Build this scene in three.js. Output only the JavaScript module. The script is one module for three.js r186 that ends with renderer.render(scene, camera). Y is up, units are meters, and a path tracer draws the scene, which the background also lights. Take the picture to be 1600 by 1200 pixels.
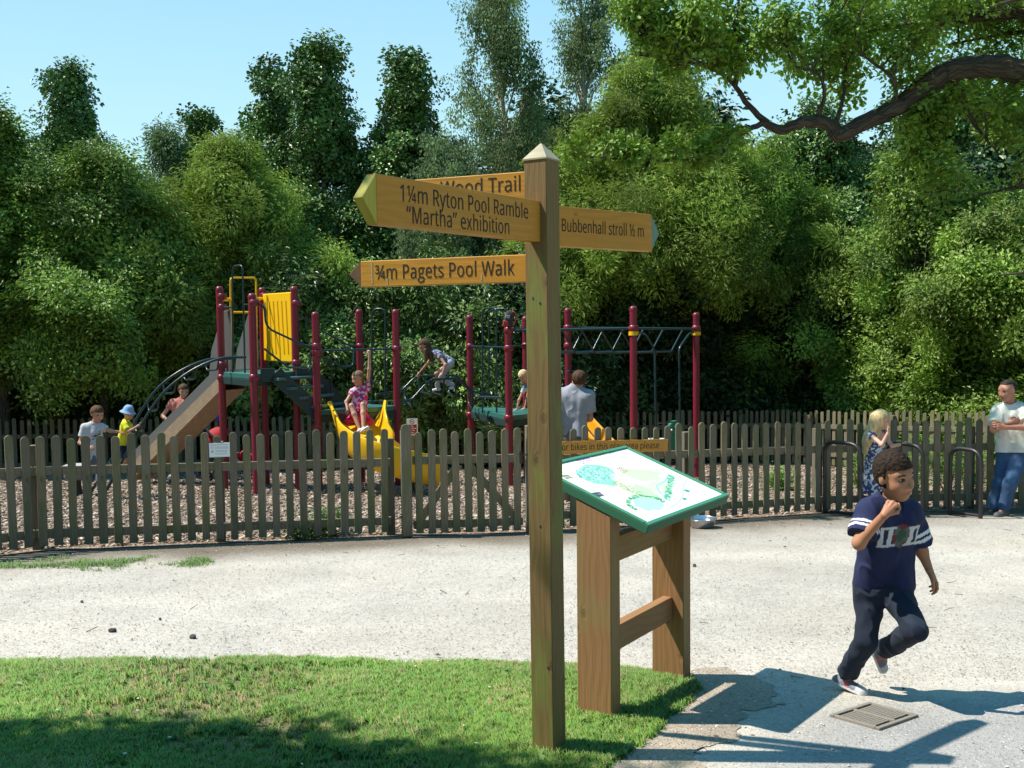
import * as THREE from 'three';
import { FontLoader } from 'three/addons/loaders/FontLoader.js';
import { TextGeometry } from 'three/addons/geometries/TextGeometry.js';
import { RoundedBoxGeometry } from 'three/addons/geometries/RoundedBoxGeometry.js';
import { mergeGeometries } from 'three/addons/utils/BufferGeometryUtils.js';

const scene = new THREE.Scene();
const V = (x, y, z) => new THREE.Vector3(x, y, z);
const rad = THREE.MathUtils.degToRad;

// ---------- camera: a compact camera at eye height, tilted down a little and not quite level
const EYE = 1.44, SLOPE = 0.07;
const camera = new THREE.PerspectiveCamera(41.11, 4 / 3, 0.05, 400);
camera.position.set(0, EYE, 0);
camera.rotation.order = 'YXZ';
camera.rotation.set(rad(-3.3), 0, rad(-0.6));
camera.updateMatrixWorld(true);
scene.add(camera);

// ---------- sky and sun: clear summer noon, the sun on the left and slightly behind the play area
const SUN_AZ = rad(23.5), SUN_EL = rad(54.5);
const SUN = V(-Math.cos(SUN_AZ) * Math.cos(SUN_EL), Math.sin(SUN_EL), -Math.sin(SUN_AZ) * Math.cos(SUN_EL));
{
  const W = 512, H = 256, data = new Float32Array(W * H * 4);
  for (let j = 0; j < H; j++) {
    const el = ((j + 0.5) / H - 0.5) * Math.PI, s = Math.max(0, Math.sin(el));
    for (let i = 0; i < W; i++) {
      const az = ((i + 0.5) / W - 0.5) * 2 * Math.PI;
      const d = V(Math.cos(el) * Math.cos(az), Math.sin(el), Math.cos(el) * Math.sin(az));
      const c = Math.max(0, d.dot(SUN));
      const k = Math.pow(1 - s, 2.05);                       // thicker, paler air towards the horizon
      const r = 0.02 + 0.6 * k, g = 0.28 + 0.62 * k, b = 0.6 + 0.33 * k;
      const halo = 0.35 * Math.pow(c, 24) + 0.06 * Math.pow(c, 4);
      const o = (j * W + i) * 4;
      data[o] = r + halo; data[o + 1] = g + halo; data[o + 2] = b + halo * 0.9; data[o + 3] = 1;
    }
  }
  const sky = new THREE.DataTexture(data, W, H, THREE.RGBAFormat, THREE.FloatType);
  sky.mapping = THREE.EquirectangularReflectionMapping; sky.magFilter = THREE.LinearFilter; sky.needsUpdate = true;
  scene.background = sky; scene.environment = sky;
  scene.backgroundIntensity = 0.88; scene.environmentIntensity = 0.88;
}
const sun = new THREE.DirectionalLight(new THREE.Color(1, 0.95, 0.86), 5);
sun.position.copy(SUN).multiplyScalar(60); sun.target.position.set(0, 0, -12);
sun.castShadow = true; sun.shadow.mapSize.set(4096, 4096); sun.shadow.bias = -0.0004; sun.shadow.radius = 1;
Object.assign(sun.shadow.camera, { left: -35, right: 35, top: 35, bottom: -35, near: 1, far: 130 });
scene.add(sun, sun.target);
const EXPOSURE = 1.5;

// ---------- helpers
function rng(seed) { let a = seed >>> 0; return () => { a = (a + 0x6D2B79F5) >>> 0; let t = a; t = Math.imul(t ^ (t >>> 15), t | 1); t ^= t + Math.imul(t ^ (t >>> 7), t | 61); return ((t ^ (t >>> 14)) >>> 0) / 4294967296; }; }
const clamp = (x, a = 0, b = 1) => Math.min(b, Math.max(a, x)), mix = (a, b, t) => a + (b - a) * t, smooth = (a, b, x) => { const t = clamp((x - a) / (b - a)); return t * t * (3 - 2 * t); };
function hash3(x, y, z) { let h = Math.imul(x | 0, 374761393) ^ Math.imul(y | 0, 668265263) ^ Math.imul(z | 0, 2147483647 ^ 0x5bd1e995); h = Math.imul(h ^ (h >>> 13), 1274126177); h ^= h >>> 16; return (h >>> 0) / 4294967296; }
function noise3(x, y, z, per = 0) {
  const xi = Math.floor(x), yi = Math.floor(y), zi = Math.floor(z), f = (t) => t * t * (3 - 2 * t), u = f(x - xi), v = f(y - yi), w = f(z - zi);
  const m = per ? (n) => ((n % per) + per) % per : (n) => n, h = (i, j, k) => hash3(m(xi + i), m(yi + j), zi + k);
  return mix(mix(mix(h(0, 0, 0), h(1, 0, 0), u), mix(h(0, 1, 0), h(1, 1, 0), u), v), mix(mix(h(0, 0, 1), h(1, 0, 1), u), mix(h(0, 1, 1), h(1, 1, 1), u), v), w);
}
function fbm(x, y, z = 0, oct = 4, per = 0) { let s = 0, a = 0.5, t = 0; for (let o = 0; o < oct; o++) { s += a * noise3(x, y, z + o * 17, per); t += a; x *= 2; y *= 2; per *= 2; a *= 0.5; } return s / t; }

// a point at a given distance in front of the camera on the sight line of a photograph position, and that sight line's meeting with the sloping ground
function ray(px, py) { return V((px / 1600) * 2 - 1, 1 - (py / 1200) * 2, 0.5).unproject(camera).sub(camera.position).normalize(); }
function at(px, py, d) { const r = ray(px, py); return camera.position.clone().addScaledVector(r, d / -r.z); }
const groundY = (x, z) => z < -40 ? -40 * SLOPE : z > 4 ? 4 * SLOPE : SLOPE * z;
function onGround(px, py) { const r = ray(px, py), t = -EYE / (r.y - SLOPE * r.z); return camera.position.clone().addScaledVector(r, t); }
const stand = (x, z, lift = 0) => V(x, groundY(x, z) + lift, z);
const below = (px, py, d) => { const p = at(px, py, d); return stand(p.x, p.z); };

// naming and describing
const used = new Map();
function numbered(name) { const n = used.get(name) ?? 0; used.set(name, n + 1); return n ? `${name}_${String(n).padStart(3, '0')}` : name; }
function tag(o, label, category, group, kind) { o.userData.label = label; if (category) o.userData.category = category; if (group) o.userData.group = group; if (kind) o.userData.kind = kind; return o; }
function thing(name, label, category, pos = V(0, 0, 0), group) { const o = new THREE.Group(); o.name = numbered(name); o.position.copy(pos); scene.add(o); o.updateMatrixWorld(true); return tag(o, label, category, group); }
function solid(m) { m.castShadow = m.receiveShadow = true; return m; }
function part(name, geo, mat, parent, world = false) {         // world: the geometry is in world coordinates
  const m = solid(new THREE.Mesh(geo, mat)); m.name = name; parent.add(m);
  if (world) { parent.updateWorldMatrix(true, false); m.applyMatrix4(parent.matrixWorld.clone().invert()); }
  return m;
}
function structure(name, geo, mat, label) { const m = solid(new THREE.Mesh(geo, mat)); m.name = name; m.userData.kind = 'structure'; if (label) m.userData.label = label; scene.add(m); return m; }
const merge = (list) => mergeGeometries(list.map((g) => { const q = g.index ? g.toNonIndexed() : g; for (const k of Object.keys(q.attributes)) if (!['position', 'normal', 'uv'].includes(k)) q.deleteAttribute(k); return q; }));

// textures
function dataTex(w, h, fn, srgb, rx = 1, ry = 1) {
  const d = new Uint8Array(w * h * 4);
  for (let j = 0; j < h; j++) for (let i = 0; i < w; i++) { const c = fn(i / w, j / h, i, j), o = (j * w + i) * 4; for (let k = 0; k < 3; k++) d[o + k] = clamp(Array.isArray(c) ? c[k] : c) * 255; d[o + 3] = 255; }
  const t = new THREE.DataTexture(d, w, h); t.wrapS = t.wrapT = THREE.RepeatWrapping; t.magFilter = THREE.LinearFilter; t.minFilter = THREE.LinearMipmapLinearFilter; t.generateMipmaps = true; t.repeat.set(rx, ry);
  if (srgb) t.colorSpace = THREE.SRGBColorSpace; t.needsUpdate = true; return t;
}
const toS = (c) => c <= 0.0031308 ? 12.92 * c : 1.055 * Math.pow(c, 1 / 2.4) - 0.055;
const lin = (r, g, b) => new THREE.Color().setRGB(r, g, b);
// sawn timber: grain along v, one tile = 0.5 m across and 1.5 m along
function woodTex(base, dark, stain, amount, seed, knots = 5) {
  const r = rng(seed), kn = []; for (let i = 0; i < knots; i++) kn.push([r(), r(), 0.012 + r() * 0.014]);
  const shade = (u, v) => {
    let w = 0; for (const [a, b, s] of kn) { const du = (u - a - Math.round(u - a)) / s, dv = (v - b - Math.round(v - b)) / (s * 0.6); w += Math.exp(-(du * du + dv * dv) * 0.5); }
    const warp = fbm(u * 4, v * 4, seed, 3, 4) * 1.5 + w * 0.8;
    const ring = 0.5 + 0.5 * Math.sin((u * 16 + warp * 2.2) * 6.283);
    const fine = fbm(u * 128, v * 8, seed + 3, 3, 8);
    return { g: clamp(0.5 * ring * 0.55 + 0.65 * fine), w, s: smooth(0.5, 0.72, fbm(u * 5, v * 5, seed + 9, 4, 5)) };
  };
  return {
    map: dataTex(256, 768, (u, v) => { const q = shade(u, v), o = []; for (let k = 0; k < 3; k++) { let c = mix(base[k], dark[k], q.g); c = mix(c, stain[k], q.s * amount); c *= 1 - 0.6 * clamp(q.w - 0.25); o.push(toS(c)); } return o; }, true, 2, 1 / 1.5),
    bump: dataTex(256, 768, (u, v) => { const q = shade(u, v); return 0.75 - 0.5 * q.g - 0.3 * clamp(q.w); }, false, 2, 1 / 1.5),
  };
}
function woodMat(tex, rough = 0.85, bump = 0.003, tint) { return new THREE.MeshStandardMaterial({ map: tex.map, bumpMap: tex.bump, bumpScale: bump, roughness: rough, color: tint ?? 0xffffff }); }
// box-like uv in metres, grain along the given axis
const R0 = rng(99);
function grainUV(g, axis) {
  const q = g.index ? g.toNonIndexed() : g, p = q.attributes.position, n = q.attributes.normal, uv = new Float32Array(p.count * 2), o = [R0() * 3, R0() * 3], other = ['x', 'y', 'z'].filter((a) => a !== axis);
  const get = (a, i, k) => a.array[i * 3 + 'xyz'.indexOf(k)];
  for (let i = 0; i < p.count; i += 3) {
    const m = [0, 1, 2].map((k) => Math.abs(get(n, i, 'xyz'[k]) + get(n, i + 1, 'xyz'[k]) + get(n, i + 2, 'xyz'[k]))), big = 'xyz'[m.indexOf(Math.max(...m))];
    const ua = big === axis ? other[0] : other.find((a) => a !== big), va = big === axis ? other[1] : axis;
    for (let j = i; j < i + 3; j++) { uv[j * 2] = get(p, j, ua) + o[0] + (big === 'x' ? 0.37 : 0); uv[j * 2 + 1] = get(p, j, va) + o[1]; }
  }
  q.setAttribute('uv', new THREE.BufferAttribute(uv, 2)); return q;
}
function plank(w, h, d, axis = 'y', r = 0.004) { return grainUV(new RoundedBoxGeometry(w, h, d, 2, Math.min(r, w / 3, h / 3, d / 3)), axis); }
// a box from a to b whose section is w (across) by t; up tells which way t faces
function beam(a, b, w, t, up = V(0, 1, 0), r = 0.004) {
  const y = b.clone().sub(a), L = y.length(); y.normalize();
  const x = new THREE.Vector3().crossVectors(y, up).normalize(), z = new THREE.Vector3().crossVectors(x, y);
  return plank(w, L, t, 'y', r).applyMatrix4(new THREE.Matrix4().makeBasis(x, y, z)).translate((a.x + b.x) / 2, (a.y + b.y) / 2, (a.z + b.z) / 2);
}
function tube(pts, r, seg = 0, rs = 10, tension = 0.5) { const c = new THREE.CatmullRomCurve3(pts, false, 'centripetal', tension); return new THREE.TubeGeometry(c, seg || Math.max(2, pts.length * 6), r, rs); }
// tube that follows straight runs with rounded bends
function pipe(pts, r, bend = 0.08, rs = 10) {
  const path = new THREE.CurvePath(); let from = pts[0];
  for (let i = 1; i < pts.length - 1; i++) {
    const p = pts[i], a = pts[i - 1].clone().sub(p), b = pts[i + 1].clone().sub(p), k = Math.min(bend, a.length() * 0.45, b.length() * 0.45), s = p.clone().addScaledVector(a.normalize(), k), e = p.clone().addScaledVector(b.normalize(), k);
    path.add(new THREE.LineCurve3(from, s)); path.add(new THREE.QuadraticBezierCurve3(s, p, e)); from = e;
  }
  path.add(new THREE.LineCurve3(from, pts[pts.length - 1]));
  const q = []; path.curves.forEach((c, i) => { const n = c.isLineCurve3 ? 1 : 6; for (let k = 0; k < n; k++) q.push(c.getPoint(k / n)); if (i === path.curves.length - 1) q.push(c.getPoint(1)); });
  return sweep(q, () => r, rs);
}
// sweep a circle of varying radius along a list of points
function sweep(q, rad, rs = 8) {
  const n = q.length, pos = [], nor = [], uv = [], idx = []; let N = V(0, 1, 0), len = 0;
  for (let i = 0; i < n; i++) {
    const t = q[Math.min(i + 1, n - 1)].clone().sub(q[Math.max(i - 1, 0)]).normalize();
    if (i) len += q[i].distanceTo(q[i - 1]);
    if (Math.abs(N.dot(t)) > 0.95) N = Math.abs(t.x) < 0.8 ? V(1, 0, 0) : V(0, 0, 1);
    N = N.clone().addScaledVector(t, -N.dot(t)).normalize(); const B = new THREE.Vector3().crossVectors(t, N), r = rad(i / (n - 1));
    for (let k = 0; k <= rs; k++) { const a = (k / rs) * Math.PI * 2, c = Math.cos(a), s = Math.sin(a); const d = N.clone().multiplyScalar(c).addScaledVector(B, s); nor.push(d.x, d.y, d.z); pos.push(q[i].x + d.x * r, q[i].y + d.y * r, q[i].z + d.z * r); uv.push((k / rs) * 2 * Math.PI * r, len); }
  }
  for (let i = 0; i < n - 1; i++) for (let k = 0; k < rs; k++) { const a = i * (rs + 1) + k, b = a + rs + 1; idx.push(a, a + 1, b, b, a + 1, b + 1); }
  for (const e of [0, n - 1]) { const c = pos.length / 3, t = q[Math.min(e + 1, n - 1)].clone().sub(q[Math.max(e - 1, 0)]).normalize().multiplyScalar(e ? 1 : -1); pos.push(q[e].x, q[e].y, q[e].z); nor.push(t.x, t.y, t.z); uv.push(0, 0); for (let k = 0; k < rs; k++) { const a = e * (rs + 1) + k; e ? idx.push(c, a, a + 1) : idx.push(c, a + 1, a); } }
  const g = new THREE.BufferGeometry(); g.setAttribute('position', new THREE.Float32BufferAttribute(pos, 3)); g.setAttribute('normal', new THREE.Float32BufferAttribute(nor, 3)); g.setAttribute('uv', new THREE.Float32BufferAttribute(uv, 2)); g.setIndex(idx); return g;
}
const paint = (r, g, b, rough = 0.4, extra = {}) => new THREE.MeshStandardMaterial({ color: lin(r, g, b), roughness: rough, ...extra });
const fontPlain = await new FontLoader().loadAsync('fonts/droid/droid_sans_regular.typeface.json');
function lettering(text, size, depth, squeeze = 0.78) {
  const g = new TextGeometry(text, { font: fontPlain, size, depth, curveSegments: 4, bevelEnabled: false }); g.scale(squeeze, 1, 1); g.computeBoundingBox(); return g;
}

// ---------- the setting: ground, gravel path, play surface, tarmac, lawn
function tileUV(g, s = 1) { const p = g.attributes.position, uv = new Float32Array(p.count * 2); for (let i = 0; i < p.count; i++) { uv[2 * i] = p.getX(i) * s; uv[2 * i + 1] = p.getZ(i) * s; } g.setAttribute('uv', new THREE.BufferAttribute(uv, 2)); return g; }
function speckTex(size, seed, base, specks, n, rmin, rmax, srgb = true) {     // many small overlapping pebbles or chips, tileable
  const a = new Float32Array(size * size * 3), hgt = new Float32Array(size * size), r = rng(seed);
  for (let j = 0; j < size; j++) for (let i = 0; i < size; i++) { const f = fbm(i / size * 6, j / size * 6, seed, 5, 6), f2 = fbm(i / size * 96, j / size * 96, seed + 5, 2, 96); for (let k = 0; k < 3; k++) a[(j * size + i) * 3 + k] = base[k] * (0.72 + 0.34 * f + 0.24 * f2); hgt[j * size + i] = 0.25 * f2 + 0.15 * f; }
  for (let q = 0; q < n; q++) {
    const cx = r() * size, cy = r() * size, rr = mix(rmin, rmax, Math.pow(r(), 3)), el = 0.35 + r() * 0.65, an = r() * 6.283, c = specks[Math.floor(r() * specks.length)], t = 0.75 + r() * 0.5, ca = Math.cos(an), sa = Math.sin(an), R = Math.ceil(rr);
    for (let y = -R; y <= R; y++) for (let x = -R; x <= R; x++) {
      const u = (x * ca + y * sa) / rr, v = (-x * sa + y * ca) / (rr * el), d = u * u + v * v; if (d > 1) continue;
      const o = (((Math.floor(cy) + y + size) % size) * size + (Math.floor(cx) + x + size) % size);
      for (let k = 0; k < 3; k++) a[o * 3 + k] = mix(a[o * 3 + k], c[k] * t, 0.85); hgt[o] = 0.35 + 0.65 * Math.sqrt(1 - d) * clamp(rr / rmax + 0.3);
    }
  }
  return { map: dataTex(size, size, (u, v, i, j) => { const o = (j * size + i) * 3; return [toS(clamp(a[o])), toS(clamp(a[o + 1])), toS(clamp(a[o + 2]))]; }, srgb), bump: dataTex(size, size, (u, v, i, j) => hgt[j * size + i], false) };
}
function groundMat(t, metres, bump, rough = 0.95) { for (const k of ['map', 'bump']) t[k].repeat.set(1 / metres, 1 / metres); return new THREE.MeshStandardMaterial({ map: t.map, bumpMap: t.bump, bumpScale: bump, roughness: rough, vertexColors: true }); }
// a sheet over the area where field > 0, as a fine grid cut along that outline; broad lighter and darker areas come from vertex colours
function sheet(x0, x1, z0, z1, step, field, lift, tone, rise = () => 0) {
  const nx = Math.round((x1 - x0) / step), nz = Math.round((z1 - z0) / step), pos = [], col = [], idx = [], ids = new Map(), F = new Float32Array((nx + 1) * (nz + 1));
  for (let j = 0; j <= nz; j++) for (let i = 0; i <= nx; i++) F[j * (nx + 1) + i] = field(x0 + i * step, z0 + j * step);
  const vert = (x, z) => { const k = Math.round(x * 4000) * 1e6 + Math.round(z * 4000); let v = ids.get(k); if (v === undefined) { v = pos.length / 3; ids.set(k, v); pos.push(x, groundY(x, z) + lift + rise(x, z), z); col.push(...tone(x, z)); } return v; };
  for (let j = 0; j < nz; j++) for (let i = 0; i < nx; i++) {
    const c = [[i, j], [i, j + 1], [i + 1, j + 1], [i + 1, j]], f = c.map(([a, b]) => F[b * (nx + 1) + a]); if (Math.max(...f) <= 0) continue;
    const v = []; for (let k = 0; k < 4; k++) { const a = c[k], b = c[(k + 1) % 4], fa = f[k], fb = f[(k + 1) % 4]; if (fa > 0) v.push(vert(x0 + a[0] * step, z0 + a[1] * step)); if (fa > 0 !== fb > 0) { const t = fa / (fa - fb); v.push(vert(x0 + mix(a[0], b[0], t) * step, z0 + mix(a[1], b[1], t) * step)); } }
    for (let k = 1; k + 1 < v.length; k++) idx.push(v[0], v[k], v[k + 1]);
  }
  const g = new THREE.BufferGeometry(); g.setAttribute('position', new THREE.Float32BufferAttribute(pos, 3)); g.setAttribute('color', new THREE.Float32BufferAttribute(col, 3)); g.setIndex(idx); g.computeVertexNormals(); return tileUV(g);
}
const poly = (pts) => (x, z) => { let s = false; for (let i = 0, j = pts.length - 1; i < pts.length; j = i++) { const a = pts[i], b = pts[j]; if ((a.z > z) !== (b.z > z) && x < ((b.x - a.x) * (z - a.z)) / (b.z - a.z) + a.x) s = !s; } return s; };
const edgeDist = (pts) => (x, z) => { let m = 1e9; for (let i = 0, j = pts.length - 1; i < pts.length; j = i++) { const a = pts[j], b = pts[i], dx = b.x - a.x, dz = b.z - a.z, t = clamp(((x - a.x) * dx + (z - a.z) * dz) / (dx * dx + dz * dz)); m = Math.min(m, Math.hypot(x - a.x - dx * t, z - a.z - dz * t)); } return m; };
const signed = (pts) => { const i = poly(pts), e = edgeDist(pts); return (x, z) => (i(x, z) ? 1 : -1) * e(x, z); };
const ragged = (x, z, f, s) => (fbm(x * f, z * f, s, 3) - 0.5) * 2;
const grey = (v) => [v, v, v];

// woodland floor out to the horizon
const litter = speckTex(1024, 11, [0.075, 0.052, 0.032], [[0.13, 0.085, 0.045], [0.05, 0.035, 0.022], [0.1, 0.08, 0.04], [0.04, 0.05, 0.02]], 9000, 3, 11);
{
  const pos = [], idx = [], zs = [30, 4, 0, -10, -20, -30, -40, -60, -150, -320], xs = [-320, -60, -20, 0, 20, 60, 320];
  for (const z of zs) for (const x of xs) pos.push(x, groundY(x, z) - 0.012, z);
  for (let j = 0; j < zs.length - 1; j++) for (let i = 0; i < xs.length - 1; i++) { const a = j * xs.length + i, c = a + xs.length; idx.push(a, a + 1, c, a + 1, c + 1, c); }
  const g = new THREE.BufferGeometry(); g.setAttribute('position', new THREE.Float32BufferAttribute(pos, 3)); g.setIndex(idx); g.computeVertexNormals(); g.setAttribute('color', new THREE.Float32BufferAttribute(new Float32Array(pos.length).fill(1), 3));
  structure('ground', tileUV(g), groundMat(litter, 2.2, 0.015), 'brown leaf litter under the trees');
}
// fence lines (base points read off the photograph, standing on the slope)
const fenceCorner = { a0: onGround(-330, 905), a1: onGround(57, 861), a2: onGround(612, 838), g0: onGround(636, 839), g1: onGround(822, 832), b1: onGround(1284, 802), b2: onGround(1750, 792) };
const backCorner = { l: stand(-12.2, -19.4), c: stand(4.9, -21.6), r: stand(8.05, -17.0), r2: stand(9.9, -13.4) };
const fenceZ = (x) => { const k = fenceCorner, P = [k.a0, k.a1, k.a2, k.g1, k.b1, k.b2]; for (let i = 0; i < P.length - 1; i++) if (x < P[i + 1].x || i === P.length - 2) return mix(P[i].z, P[i + 1].z, (x - P[i].x) / (P[i + 1].x - P[i].x)); };

// bark-chip play surface inside the fences
const chips = speckTex(1024, 21, [0.17, 0.115, 0.078], [[0.42, 0.31, 0.22], [0.3, 0.21, 0.145], [0.2, 0.13, 0.085], [0.5, 0.39, 0.29], [0.11, 0.07, 0.045]], 8200, 6, 19);
const playField = (x, z) => Math.min(fenceZ(x) + 0.02 + 0.12 * ragged(x, z, 2.5, 3) - z, z - mix(backCorner.l.z, backCorner.c.z, (x + 12.2) / 17) - 0.2), playInside = (x, z) => playField(x, z) > 0;
structure('play_surface', sheet(-13, 11, -21.5, -8.5, 0.2, playField, 0.004, (x, z) => grey(0.85 + 0.4 * fbm(x * 0.7, z * 0.7, 5, 3))), groundMat(chips, 1.5, 0.025), 'tan bark chips on the play area floor');

// pale gravel path
const gravel = speckTex(2048, 31, [0.47, 0.435, 0.38], [[0.6, 0.57, 0.52], [0.52, 0.475, 0.41], [0.4, 0.36, 0.31], [0.54, 0.51, 0.46], [0.33, 0.3, 0.26], [0.49, 0.43, 0.355]], 42000, 1.5, 6);
const gravelField = (x, z) => z - fenceZ(x) + 0.35, gravelInside = (x, z) => gravelField(x, z) > 0.6;
structure('gravel_path', sheet(-14, 16, -13.5, 10, 0.2, gravelField, -0.003, (x, z) => { const e = smooth(0.2, 1.6, z - fenceZ(x) + 0.9 * (fbm(x * 1.4, z * 1.4, 2, 3) - 0.5)), q = fbm(x * 0.45, z * 1.1, 12, 4), w = smooth(0.5, 0.7, fbm(x * 0.9 + 7, z * 1.7, 31, 4)) * 0.5, f = 0.9 + 0.36 * (q - 0.5); return [mix(0.34, 1, e) * f, mix(0.29, 0.985 - 0.035 * w, e) * f, mix(0.235, 0.965 - 0.08 * w, e) * f]; }), groundMat(gravel, 2.6, 0.008), 'pale sunlit gravel path in front of the fence');  // brown soil towards the fence, darkened further in place of its cast shadow

// worn grey tarmac in the near right corner
const tar = speckTex(1024, 41, [0.31, 0.295, 0.27], [[0.4, 0.375, 0.34], [0.22, 0.21, 0.2], [0.34, 0.32, 0.29], [0.46, 0.43, 0.385]], 16000, 1.5, 6);
const tarLine = [onGround(1040, 1168), onGround(1100, 1150), onGround(1190, 1097), onGround(1260, 1082), onGround(1330, 1074), onGround(1480, 1068), onGround(1640, 1064), onGround(1900, 1062), V(6, 0, 2), V(0.35, 0, 2), V(0.6, 0, -3.4)];
const tarIn = poly(tarLine), tarEdge = edgeDist(tarLine), tarSigned = signed(tarLine);
structure('tarmac', sheet(0.2, 6, -5.4, 2, 0.05, (x, z) => tarSigned(x, z) + 0.14 * ragged(x, z, 4, 5) + 0.08 * ragged(x, z, 17, 8), 0.001, (x, z) => { const f = 0.86 + 0.3 * fbm(x * 1.5, z * 1.5, 3, 4), e = smooth(0, 0.5, tarEdge(x, z) * (tarIn(x, z) ? 1 : 0)); return [mix(1.45, 1, e) * f, mix(1.37, 1, e) * f, mix(1.24, 1.01, e) * f]; }), groundMat(tar, 1.3, 0.004), 'worn grey tarmac by the drain');

// bare brown earth between grass and tarmac; much of its brown paints in shadow
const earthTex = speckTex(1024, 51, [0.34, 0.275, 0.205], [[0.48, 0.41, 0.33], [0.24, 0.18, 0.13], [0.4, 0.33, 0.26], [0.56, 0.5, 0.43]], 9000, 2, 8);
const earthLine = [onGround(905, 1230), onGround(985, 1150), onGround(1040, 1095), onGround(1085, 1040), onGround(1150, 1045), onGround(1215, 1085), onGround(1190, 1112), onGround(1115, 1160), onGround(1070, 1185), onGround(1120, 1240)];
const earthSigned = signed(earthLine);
structure('earth_and_shade', sheet(0.1, 2, -5.6, -3.2, 0.03, (x, z) => earthSigned(x, z) + 0.12 * ragged(x, z, 5, 15) + 0.06 * ragged(x, z, 19, 18), 0.0045, (x, z) => grey(0.85 + 0.35 * fbm(x * 3, z * 3, 3, 3))), groundMat(earthTex, 1, 0.008), 'bare brown earth beside the lawn corner, with shade painted into its tone');

// lawn: a low bank above the path
const lawnLine = [onGround(-500, 1043), onGround(0, 1035), onGround(420, 1031), onGround(820, 1040), onGround(985, 1049), onGround(1062, 1057), onGround(1092, 1066), onGround(1088, 1090), onGround(1040, 1130), onGround(1012, 1160), onGround(965, 1190), onGround(880, 1260), V(0.2, 0, -2.6), V(-0.4, 0, 2), V(-7, 0, 2)];
const lawnIn = poly(lawnLine), lawnEdge = edgeDist(lawnLine);
const lawnRise = (x, z) => { const d = lawnIn(x, z) ? lawnEdge(x, z) : -lawnEdge(x, z); return 0.018 * smooth(-0.03, 0.25, d + 0.05 * (noise3(x * 9, z * 9, 4) - 0.5)) + 0.012 * (fbm(x * 2, z * 2, 6, 3) - 0.5); };
const lawnField = (x, z) => (lawnIn(x, z) ? 1 : -1) * lawnEdge(x, z) + 0.035 * ragged(x, z, 8, 25), lawnWob = (x, z) => lawnField(x, z) > 0;
const bare = (x, z) => smooth(0.54, 0.66, fbm(x * 1.6 + 4, z * 2.2, 77, 4)) ;
const turf = speckTex(1024, 61, [0.07, 0.13, 0.022], [[0.09, 0.17, 0.025], [0.05, 0.09, 0.015], [0.13, 0.13, 0.05], [0.11, 0.2, 0.03]], 16000, 2, 7);
structure('lawn', sheet(-7, 1.6, -6, 0.5, 0.05, lawnField, 0.002, (x, z) => { const b = bare(x, z) * 0.8; return [mix(1, 2.6, b), mix(1, 1.25, b), mix(1, 3, b)]; }, lawnRise), groundMat(turf, 0.9, 0.01), 'short green lawn in front of the path');
const topOf = (x, z) => groundY(x, z) + (lawnIn(x, z) ? 0.002 + lawnRise(x, z) : 0.004);

// grass blades: tufts of bent blades
function tuftGeometry(n, h, seed, spread = 0.02) {
  const r = rng(seed), pos = [], nor = [], idx = [];
  for (let i = 0; i < n; i++) {
    const a = r() * 6.283, bx = (r() - 0.5) * spread * 2, bz = (r() - 0.5) * spread * 2, L = h * (0.5 + 0.7 * r()), lean = 0.25 + 0.75 * r(), w = 0.0016 + 0.0016 * r(), c = Math.cos(a), s = Math.sin(a), o = pos.length / 3;
    const P = (t, k) => { const q = L * lean * t * t; pos.push(bx + c * q - s * w * k, L * t * (1 - 0.35 * lean * t), bz + s * q + c * w * k); nor.push(c * 0.25, 0.95, s * 0.25); };
    P(0, -1); P(0, 1); P(0.55, -0.9); P(0.55, 0.9); P(1, 0); idx.push(o, o + 1, o + 2, o + 2, o + 1, o + 3, o + 2, o + 3, o + 4);
  }
  const g = new THREE.BufferGeometry(); g.setAttribute('position', new THREE.Float32BufferAttribute(pos, 3)); g.setAttribute('normal', new THREE.Float32BufferAttribute(nor, 3)); g.setIndex(idx); return g;
}
function scatter(name, geo, mat, spots, label, category, kind = 'stuff') {          // spots: [matrix, colour]
  const m = new THREE.InstancedMesh(geo, mat, spots.length); m.name = name; m.castShadow = m.receiveShadow = true;
  spots.forEach(([M, c], i) => { m.setMatrixAt(i, M); if (c) m.setColorAt(i, c); });
  if (label) { scene.add(m); tag(m, label, category, null, kind); } return m;
}
const M4 = (p, q, s) => new THREE.Matrix4().compose(p, q, s);
const spin = (a) => new THREE.Quaternion().setFromAxisAngle(V(0, 1, 0), a);
const grassMat = new THREE.MeshPhysicalMaterial({ color: 0xffffff, roughness: 0.8, transmission: 0.4, thickness: 0, side: THREE.DoubleSide, specularIntensity: 0.15 });
{
  const r = rng(5), spots = [];
  for (let i = 0; i < 90000; i++) {
    const z = -3.1 - 2.7 * Math.pow(r(), 1.1), x = mix(-3.6, 1.15, r()); if (x < z * 0.56 || !lawnWob(x, z)) continue;
    const b = bare(x, z); if (r() < b * 0.85) continue;
    const dry = r() < 0.06 + 0.22 * smooth(0.5, 0.68, fbm(x * 2.2, z * 2.6, 91, 3)) ? 1 : 0, f = 0.75 + 0.5 * fbm(x * 1.3, z * 1.3, 40, 3) + 0.25 * (r() - 0.5), k = 0.55 + 0.6 * r() + 0.25 * fbm(x * 3, z * 3, 44, 2);
    spots.push([M4(V(x, groundY(x, z) + lawnRise(x, z) - 0.002, z), spin(r() * 6.283), V(1, k, 1)), dry ? lin(0.44 * f, 0.39 * f, 0.17 * f) : lin(mix(0.15, 0.26, r()) * f, mix(0.29, 0.41, r()) * f, 0.06 * f)]);
  }
  scatter('grass', tuftGeometry(9, 0.038, 3), grassMat, spots, 'short green grass of the lawn in the foreground', 'grass');
}
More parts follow.
